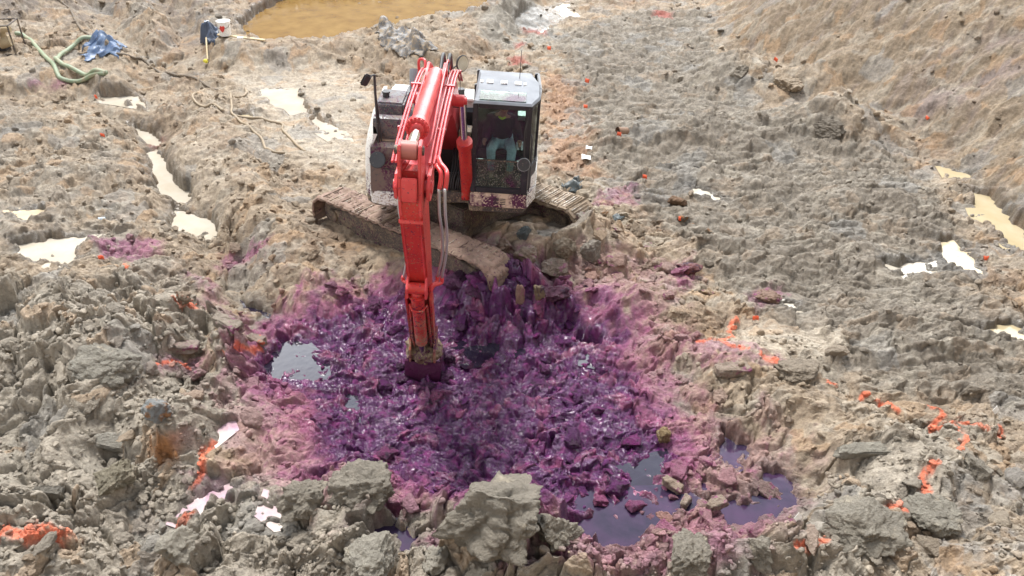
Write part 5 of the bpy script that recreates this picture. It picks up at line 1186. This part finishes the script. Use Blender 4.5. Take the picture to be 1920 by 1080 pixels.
for i_, (u_, v_, w_, h_) in enumerate(((762, 712, .34, .26), (835, 708, .36, .24), (800, 728, .40, .22), (845, 680, .22, .2), (752, 690, .2, .18))):
    C_(u_, v_, w_, h_, 'dyed', ('dark purple clod against the left side of the digging bucket', 'dark purple clod against the right side of the digging bucket', 'dark purple clod in front of the digging bucket', 'small purple clod behind the right side of the bucket', 'small purple clod behind the left side of the bucket')[i_], (.08, .014, .07), 70 + i_)
for i_, (u_, v_, w_, h_, k_, c_, l_) in enumerate(((945, 488, .62, .42, 'stained', (.26, .17, .12), 'reddish brown clod piled against the front end of the near track'), (905, 512, .55, .38, 'stained', (.27, .16, .12), 'purple-smeared brown clod under the front end of the near track'), (985, 505, .6, .4, 'stained', (.28, .20, .14), 'brown clod with pink smears just right of the near track nose'), (860, 500, .5, .35, 'stained', (.24, .16, .12), 'brown clod wedged between the arm and the near track'), (1040, 520, .6, .35, 'stained', (.27, .20, .15), 'wide brown and magenta clod above the back wall of the pit'), (925, 545, .7, .4, 'dyed', (.13, .04, .09), 'broad purple clod on the back wall below the near track'), (860, 560, .6, .4, 'dyed', (.10, .02, .08), 'dark purple clod on the back wall right of the arm'), (1040, 575, .6, .4, 'dyed', (.14, .05, .09), 'purple-brown clod on the back wall right of the two upright slabs'), (900, 590, .5, .3, 'dyed', (.09, .015, .07), 'dark purple clod at the back edge of the dark water'), (700, 560, .6, .32, 'dyed', (.16, .04, .12), 'violet-pink clod on the upper left rim of the purple mud'))):
    C_(u_, v_, w_, h_, k_, l_, c_, 80 + i_, sink=.38)
many(34, (840, 1120), (500, 625), .07, .22, ('dyed', 'dyed', 'stained'), 'purple-stained clod', 'stained clods on the back wall', pw=1.6)
# families that nothing tells apart ---------------------------------------------------
BLK_P = [block_mesh(100 + i) for i in range(5)]
for m_ in BLK_P: m_.materials.append(CM['stained'])
m2_ = (core.copy())
many(58, (1060, 1480), (840, 1040), .05, .17, 'stained', 'pink-stained broken block', 'stained blocks in the violet pool', meshes=BLK_P + PR['stained'][:3], pw=1.4, inwater=True)
many(40, (600, 1230), (570, 930), .06, .20, 'dyed', 'dark purple clod', 'dyed clods in the purple pit', cond=lambda i, u, v: core[i] > .6)
many(70, (-20, 560), (560, 1080), .07, .22, 'plain', 'grey-beige clod', 'grey clods at lower left', cond=lambda i, u, v: m_grLL[i] > .5 and core[i] < .2)
many(45, (1150, 1900), (620, 1080), .06, .20, 'plain', 'grey-brown clod', 'grey-brown clods at lower right', cond=lambda i, u, v: core[i] < .2)
many(34, (860, 1350), (400, 560), .08, .22, ('plain', 'plain', 'rusty', 'stained'), 'brown clod', 'clods churned up by the tracks', cond=lambda i, u, v: core[i] < .3 and under[i] < .3)
many(24, (420, 700), (420, 560), .07, .18, 'plain', 'tan clod', 'tan clods left of the tracks')
many(16, (560, 1120), (900, 1079), .07, .20, 'plain', 'grey clod on the front rim', 'grey clods on the front rim', cond=lambda i, u, v: core[i] < .2)
print('clods', time.time() - T0)

# ---------------------------------------------------------------- things lying about
def draped(name, pts, r, mat, label, cat, group=None, lift=0.0, k=6, n=10, closed=False):
    P = [Vector((*(G(u, v)), 0)) for u, v in pts]; P = smooth_path(P, k)
    for p in P: p.z = max(gz(p.x, p.y), gz(p.x + .03, p.y), gz(p.x, p.y - .03)) + r * .8 + lift
    zs = [p.z for p in P]
    for _ in range(3): zs = [max(zs[i] * .5, (zs[max(i - 1, 0)] + zs[i] + zs[min(i + 1, len(zs) - 1)]) / 3 if True else 0) for i in range(len(zs))]
    for p, z in zip(P, zs): p.z = z
    b_ = B(); tube(b_, P, r, n); o = fin(name, b_, mat, None, 180); tag(o, label, cat, group); return o
HG = paint_mat('green_hose', (.20, .27, .17), .5, mud=.7, purp=.05, fade=(.29, .34, .24), mudcol=(.38, .32, .22)); HT = paint_mat('tan_hose', (.27, .21, .14), .6, mud=.6, purp=0, mudcol=(.33, .26, .18)); HB = paint_mat('dark_cable', (.12, .095, .07), .7, mud=.6, purp=0)
draped('suction_hose', [(30, 66), (45, 68), (62, 80), (82, 104), (100, 122), (108, 138), (118, 147), (150, 148), (198, 144)], .055, HG, 'thick green-grey hose running from the pump frame straight down to the mud', 'hose')
draped('suction_hose', [(202, 143), (175, 142), (150, 136), (125, 129), (109, 121), (107, 112), (115, 102), (135, 91), (160, 85), (192, 84)], .055, HG, 'thick green-grey hose bent in a loop that ends on the blue tarp', 'hose', lift=.04)
draped('cable', [(103, -2), (118, 8), (131, 20), (139, 36), (143, 46), (152, 60), (166, 74), (178, 84)], .035, HB, 'thin brown cable coming down the bank to the blue tarp', 'cable')
draped('cable', [(222, 111), (245, 118), (266, 126), (280, 136), (300, 141), (318, 149), (345, 155), (375, 161), (408, 170)], .035, HB, 'dark cable leaving the blue tarp and crossing the wet mud', 'cable')
draped('hose', [(408, 170), (385, 168), (368, 172), (362, 184), (368, 194), (385, 197), (400, 195), (418, 204)], .028, HT, 'thin muddy hose curled in a hook at the end of the dark cable', 'hose')
draped('hose', [(433, 180), (434, 196), (434, 208), (450, 228), (468, 244), (482, 254), (492, 264), (498, 276), (512, 288), (535, 290)], .028, HT, 'tan hose winding down towards the machine with a vertical start', 'hose')
draped('hose', [(437, 213), (465, 218), (490, 223), (515, 229), (530, 234), (530, 246), (540, 258), (552, 268), (572, 284)], .028, HT, 'tan hose branching off to the right in an S bend', 'hose')
draped('hose', [(460, 166), (462, 174), (452, 180), (430, 182)], .03, HT, 'short end of muddy hose above the branching hoses', 'hose')

def tarp(name, pts, mat, label, seed, h=.30, sc_=2.0, res=46):
    """crumpled sheet lying on the ground"""
    P = GP(pts); xs_ = [p[0] for p in P]; ys_ = [p[1] for p in P]; x0, x1, y0, y1 = min(xs_), max(xs_), min(ys_), max(ys_)
    gx, gy = np.meshgrid(np.linspace(x0, x1, res), np.linspace(y0, y1, res)); fx, fy = gx.ravel(), gy.ravel()
    d = sdpoly(fx + .12 * gn(fx * 3, fy * 3, seed), fy + .12 * gn(fx * 3, fy * 3, seed + 1), P)
    rid = billow(fx * sc_, fy * sc_ * .7, seed + 2, 3, .5)
    zz = np.array([gz(a, b) for a, b in zip(fx, fy)]); m_ = d < 0
    z = zz + .03 + h * ss(0, -.35, d) * (.35 + 1.1 * (1 - rid) * ss(-.2, .4, gn(fx * 1.4, fy * 1.4, seed + 5)))
    jx = .08 * gn(fx * 5, fy * 5, seed + 7); jy = .08 * gn(fx * 5, fy * 5, seed + 8)
    b_ = B(); vs_ = [b_.verts.new((a + c, b + e_, q)) for a, b, q, c, e_ in zip(fx, fy, z, jx, jy)]
    mm = m_.reshape(res, res)
    for j in range(res - 1):
        for i in range(res - 1):
            if mm[j, i] and mm[j, i + 1] and mm[j + 1, i] and mm[j + 1, i + 1]: b_.faces.new((vs_[j * res + i], vs_[j * res + i + 1], vs_[(j + 1) * res + i + 1], vs_[(j + 1) * res + i]))
    for v in [v for v in b_.verts if not v.link_faces]: b_.verts.remove(v)
    o = fin(name, b_, mat, None, 28); md = o.modifiers.new('t', 'SOLIDIFY'); md.thickness = .012; tag(o, label, 'tarp'); return o
TB = paint_mat('blue_tarp', (.06, .11, .22), .45, mud=.45, purp=0, fade=(.16, .22, .32)); TD = paint_mat('navy_tarp', (.035, .05, .085), .35, mud=.25, purp=0, fade=(.08, .11, .17)); TG = paint_mat('grey_sheet', (.07, .07, .075), .45, mud=.75, purp=0, fade=(.22, .22, .22)); TK = paint_mat('slate_sheet', (.06, .075, .08), .4, mud=.45, purp=.1)
tarp('blue_tarp', [(153, 92), (170, 84), (195, 82), (218, 84), (242, 92), (234, 106), (222, 116), (205, 112), (185, 108), (160, 112)], TB, 'crumpled blue tarp lying under the looped green hose', 50, .20, 3.0)
tarp('navy_tarp', [(374, 66), (388, 52), (402, 52), (414, 56), (405, 72), (398, 88), (386, 84), (374, 80)], TD, 'dark navy tarp crumpled on the ledge beside the white bucket', 60, .5, 2.4)
tarp('plastic_sheet', [(698, 42), (730, 46), (748, 60), (782, 62), (800, 76), (822, 98), (800, 106), (772, 100), (758, 108), (735, 98), (712, 82), (704, 62)], TG, 'torn grey plastic sheet half buried in the bank behind the boom', 70, .28, 2.2, 70)
tarp('sheet_scrap', [(1050, 348), (1078, 338), (1096, 345), (1085, 358), (1058, 360)], TK, 'dark slate scrap of sheet in the mud behind the right track', 80, .2, 3, 26)
tarp('sheet_scrap', [(1142, 412), (1165, 406), (1172, 414), (1155, 422)], TK, 'small bluish scrap of sheet at the front end of the right track', 84, .15, 3, 20)

# white bucket with a red mark, cup, plank, pipe, yellow-headed tool
WP = flat_mat('white_plastic', (.80, .78, .75), .4); RP = flat_mat('red_mark', (.60, .05, .04), .5); YP = flat_mat('yellow_plastic', (.70, .62, .06), .5); WD = flat_mat('pale_wood', (.55, .44, .27), .7)
x, y = G(424, 72); z = gmax(x, y, .1); bk = empty('bucket', (x, y, z - .01)); tag(bk, 'white plastic bucket with a red mark standing beside the navy tarp', 'bucket')
b_ = B(); tube(b_, [(0, 0, 0), (0, 0, .38)], [.155, .185], 28, False); lo = [v for v in b_.verts if v.co.z < .01]; b_.faces.new(lo); tube(b_, [(0, 0, .38), (0, 0, .40)], .195, 28, True); tube(b_, [(0, 0, .33), (0, 0, .345)], .19, 28); fin('pail', b_, WP, bk)
b_ = B(); prism(b_, [(-.07, .24), (-.05, .17), (.0, .12), (.05, .18), (.075, .26), (.04, .30), (0, .28), (-.04, .30)], -.190, -.172, 'y'); fin('red_mark', b_, RP, bk)
b_ = B(); tube(b_, [Vector((.19 * math.cos(t), -.08 - .1 * math.sin(t), .33 - .12 * math.sin(t))) for t in np.linspace(0, math.pi, 12)], .006, 6); fin('handle', b_, STL, bk)
x, y = G(391, 60); z = gz(x, y); cp = empty('cup', (x, y, z)); tag(cp, 'small pale cup on a stick behind the navy tarp', 'cup')
b_ = B(); tube(b_, [(0, 0, .32), (0, 0, .45)], [.05, .065], 14); tube(b_, [(0, 0, .455), (0, 0, .47)], .07, 14); fin('cup_body', b_, flat_mat('pale_blue', (.6, .63, .68)), cp); b_ = B(); tube(b_, [(0, 0, -.1), (0, 0, .33)], .018, 6); fin('stick', b_, WD, cp)
a = Vector((*G(410, 74), 0)); c = Vector((*G(497, 78), 0)); a.z = gmax(a.x, a.y, .1) + .03; c.z = gmax(c.x, c.y, .1) + .03
for k in (.3, .5, .7):
    q = a.lerp(c, k); lift_ = gz(q.x, q.y) + .04 - q.z
    if lift_ > 0: a.z += lift_; c.z += lift_
b_ = B(); d_ = c - a; box(b_, (a + c) / 2, (d_.length, .10, .035), Matrix.Rotation(math.atan2(d_.y, d_.x), 3, 'Z') @ Matrix.Rotation(-math.atan2(d_.z, Vector((d_.x, d_.y)).length), 3, 'Y')); o = fin('plank', b_, WD, bevel=.005); tag(o, 'pale wooden plank lying along the ledge in front of the white bucket', 'plank')
pt = Vector((*G(388, 105), 0)); pt.z = gz(pt.x, pt.y) + .05; qt = Vector((*G(389, 84), 0)); qt.z = gz(qt.x, qt.y) + .25
sh = empty('scoop', pt); tag(sh, 'yellow-headed scoop with a pale handle leaning against the ledge', 'tool')
b_ = B(); tube(b_, [(0, 0, .05), qt - pt], .022, 8); fin('handle', b_, WD, sh); b_ = B(); box(b_, (-.05, -.03, .02), (.14, .14, .08), Matrix.Rotation(.5, 3, 'Y'), .7, .8); fin('scoop_head', b_, YP, sh, bevel=.02)
x, y = G(452, 80); b_ = B(); box(b_, (x, y, gz(x, y) + .03), (.16, .12, .05), Matrix.Rotation(.3, 3, 'Z')); o = fin('paper_scrap', b_, WP, bevel=.01); tag(o, 'pale scrap on the ledge under the wooden plank', 'scrap')
# pump frame at the left edge
x, y = G(14, 92); z = gz(x, y); pm = empty('pump', (x, y, z), (0, 0, .15)); tag(pm, 'muddy pump in a tube frame at the left edge with a pale pipe', 'pump')
b_ = B()
for sx_ in (-.72, .30):
    for sy_ in (-.3, .45): tube(b_, [(sx_, sy_, -.15), (sx_, sy_, .78)], .022, 8)
for z_ in (.02, .78):
    for sy_ in (-.3, .45): tube(b_, [(-.72, sy_, z_), (.30, sy_, z_)], .022, 8)
    for sx_ in (-.72, .30): tube(b_, [(sx_, -.3, z_), (sx_, .45, z_)], .022, 8)
fin('tube_frame', b_, STL, pm)
b_ = B(); tube(b_, [(-.6, .1, .36), (-.1, .1, .36)], .20, 20); box(b_, (-.3, .1, .12), (.6, .35, .12)); fin('motor', b_, BLK, pm, bevel=.01)
b_ = B(); tube(b_, [(-.08, -.1, .30), (.2, -.1, .34)], [.17, .14], 20); tube(b_, [(.05, -.1, .4), (.05, -.1, .58), (.12, -.14, .66), (.3, -.2, .66)], .08, 12); fin('pump_housing', b_, paint_mat('ochre_iron', (.40, .32, .2), .6, mud=.7), pm)
b_ = B(); tube(b_, smooth_path([(.0, -.2, .6), (-.12, -.5, .35), (-.30, -.9, .02), (-.42, -1.3, -.25)], 5), .075, 12); fin('pale_pipe', b_, HT, pm)
# broken clay pipe
x, y = G(1158, 244); b_ = B(); tube(b_, [(0, 0, 0), (.26, .12, -.06)], .10, 24, False); tube(b_, [(.26, .12, -.06), (0, 0, 0)], .078, 24, False); o = fin('clay_pipe', b_, paint_mat('clay', (.20, .12, .075), .7, mud=.5, purp=0, mudcol=(.27, .22, .17)), None, loc=(x, y, gz(x, y) + .05)); tag(o, 'stub of brown clay pipe with a dark mouth in the grey mud', 'pipe')
# pin flags
OF = flat_mat('orange_flag', (.85, .14, .06), .5); WF = flat_mat('white_tag', (.85, .85, .83), .4); WI = flat_mat('wire', (.25, .22, .2), .5)
FL = [(182, 191, 'on the brown step left of the white trench puddles'), (192, 266, 'on the brown slope left of the long white puddle'), (1026, 95, 'in the brown mud behind the cab'), (1096, 150, 'on the grey ridges, upper one right of the cab'), (1095, 206, 'where rusty soil meets grey mud right of the cab'), (1156, 254, 'beside the clay pipe stub'), (1205, 337, 'right of the cab above the white paper puddles'), (1448, 121, 'at the foot of the slope by the pinkish lump'), (1733, 221, 'on the lower edge of the right-hand slope'), (1846, 485, 'beside the tan puddle at far right'), (1272, 413, 'below the rusty clod right of the tracks'), (1412, 596, 'just above the paint line on the right'), (187, 491, 'below the purple smear at far left'), (235, 512, 'on the crumbly crest below the purple smear'), (1500, 545, 'in the churned grey mud at right of centre')][:14]
for i, (u, v, wh) in enumerate(FL):
    x, y = G(u, v); s_ = 1.0 if v > 200 else 1.25; f = empty('pin_flag', (x, y, gz(x, y)), (random.uniform(-.25, .25), random.uniform(-.25, .25), random.uniform(-.5, .5))); s_ *= .8
    tag(f, 'orange pin flag ' + wh, 'flag', 'orange pin flags'); b_ = B(); tube(b_, [(0, 0, -.1), (0, 0, .17 * s_)], .004, 5); fin('wire', b_, WI, f)
    b_ = B(); g_ = [b_.verts.new((px * .11 * s_, .02 * math.sin(px * 4 + i), (.06 + pz * .10) * s_ - .015 * px)) for pz in (0, 1) for px in np.linspace(0, 1, 5)]
    for k in range(4): b_.faces.new((g_[k], g_[k + 1], g_[k + 6], g_[k + 5]))
    o = fin('flag_sheet', b_, OF, f); md = o.modifiers.new('t', 'SOLIDIFY'); md.thickness = .003
for u, v, lab in ((1490, 1000, 'white diamond-shaped tag stuck in the mud at the lower right pool'), (1865, 779, 'white diamond-shaped tag at the right end of the orange zigzag')):
    x, y = G(u, v); f = empty('white_tag', (x, y, gz(x, y)), (-.2, 0, .15)); tag(f, lab, 'tag'); b_ = B(); prism(b_, [(0, .01), (.05, .07), (.006, .145), (-.045, .075)], -.002, .002, 'y'); fin('tag_sheet', b_, WF, f); b_ = B(); tube(b_, [(0, .004, -.06), (0, .004, .06)], .003, 5); fin('wire', b_, WI, f)
for u, v, s_, lab in ((1098, 299, .16, 'larger scrap of white paper right of the cab'), (1103, 285, .11, 'smaller scrap of white paper above the larger one')):
    x, y = G(u, v); b_ = B(); g_ = [b_.verts.new((x + (a - .5) * s_ * 1.2 + .02 * b, y + (b - .5) * s_ * 1.6, gz(x, y) + .07 + .018 * math.sin(a * 4 + b * 2))) for a in np.linspace(0, 1, 5) for b in np.linspace(0, 1, 5)]
    for a in range(4):
        for b in range(4): b_.faces.new((g_[a * 5 + b], g_[a * 5 + b + 1], g_[a * 5 + b + 6], g_[a * 5 + b + 5]))
    o = fin('paper_scrap', b_, WF); md = o.modifiers.new('t', 'SOLIDIFY'); md.thickness = .004; tag(o, lab, 'paper')
x, y = G(189, 405); b_ = B(); tube(b_, [(x - .06, y, gz(x, y) + .05), (x + .06, y + .02, gz(x, y) + .05)], .035, 14); o = fin('drink_can', b_, flat_mat('pale_can', (.45, .52, .58), .3)); tag(o, 'small pale blue can on the grey clods at far left', 'can')
print('done', time.time() - T0)
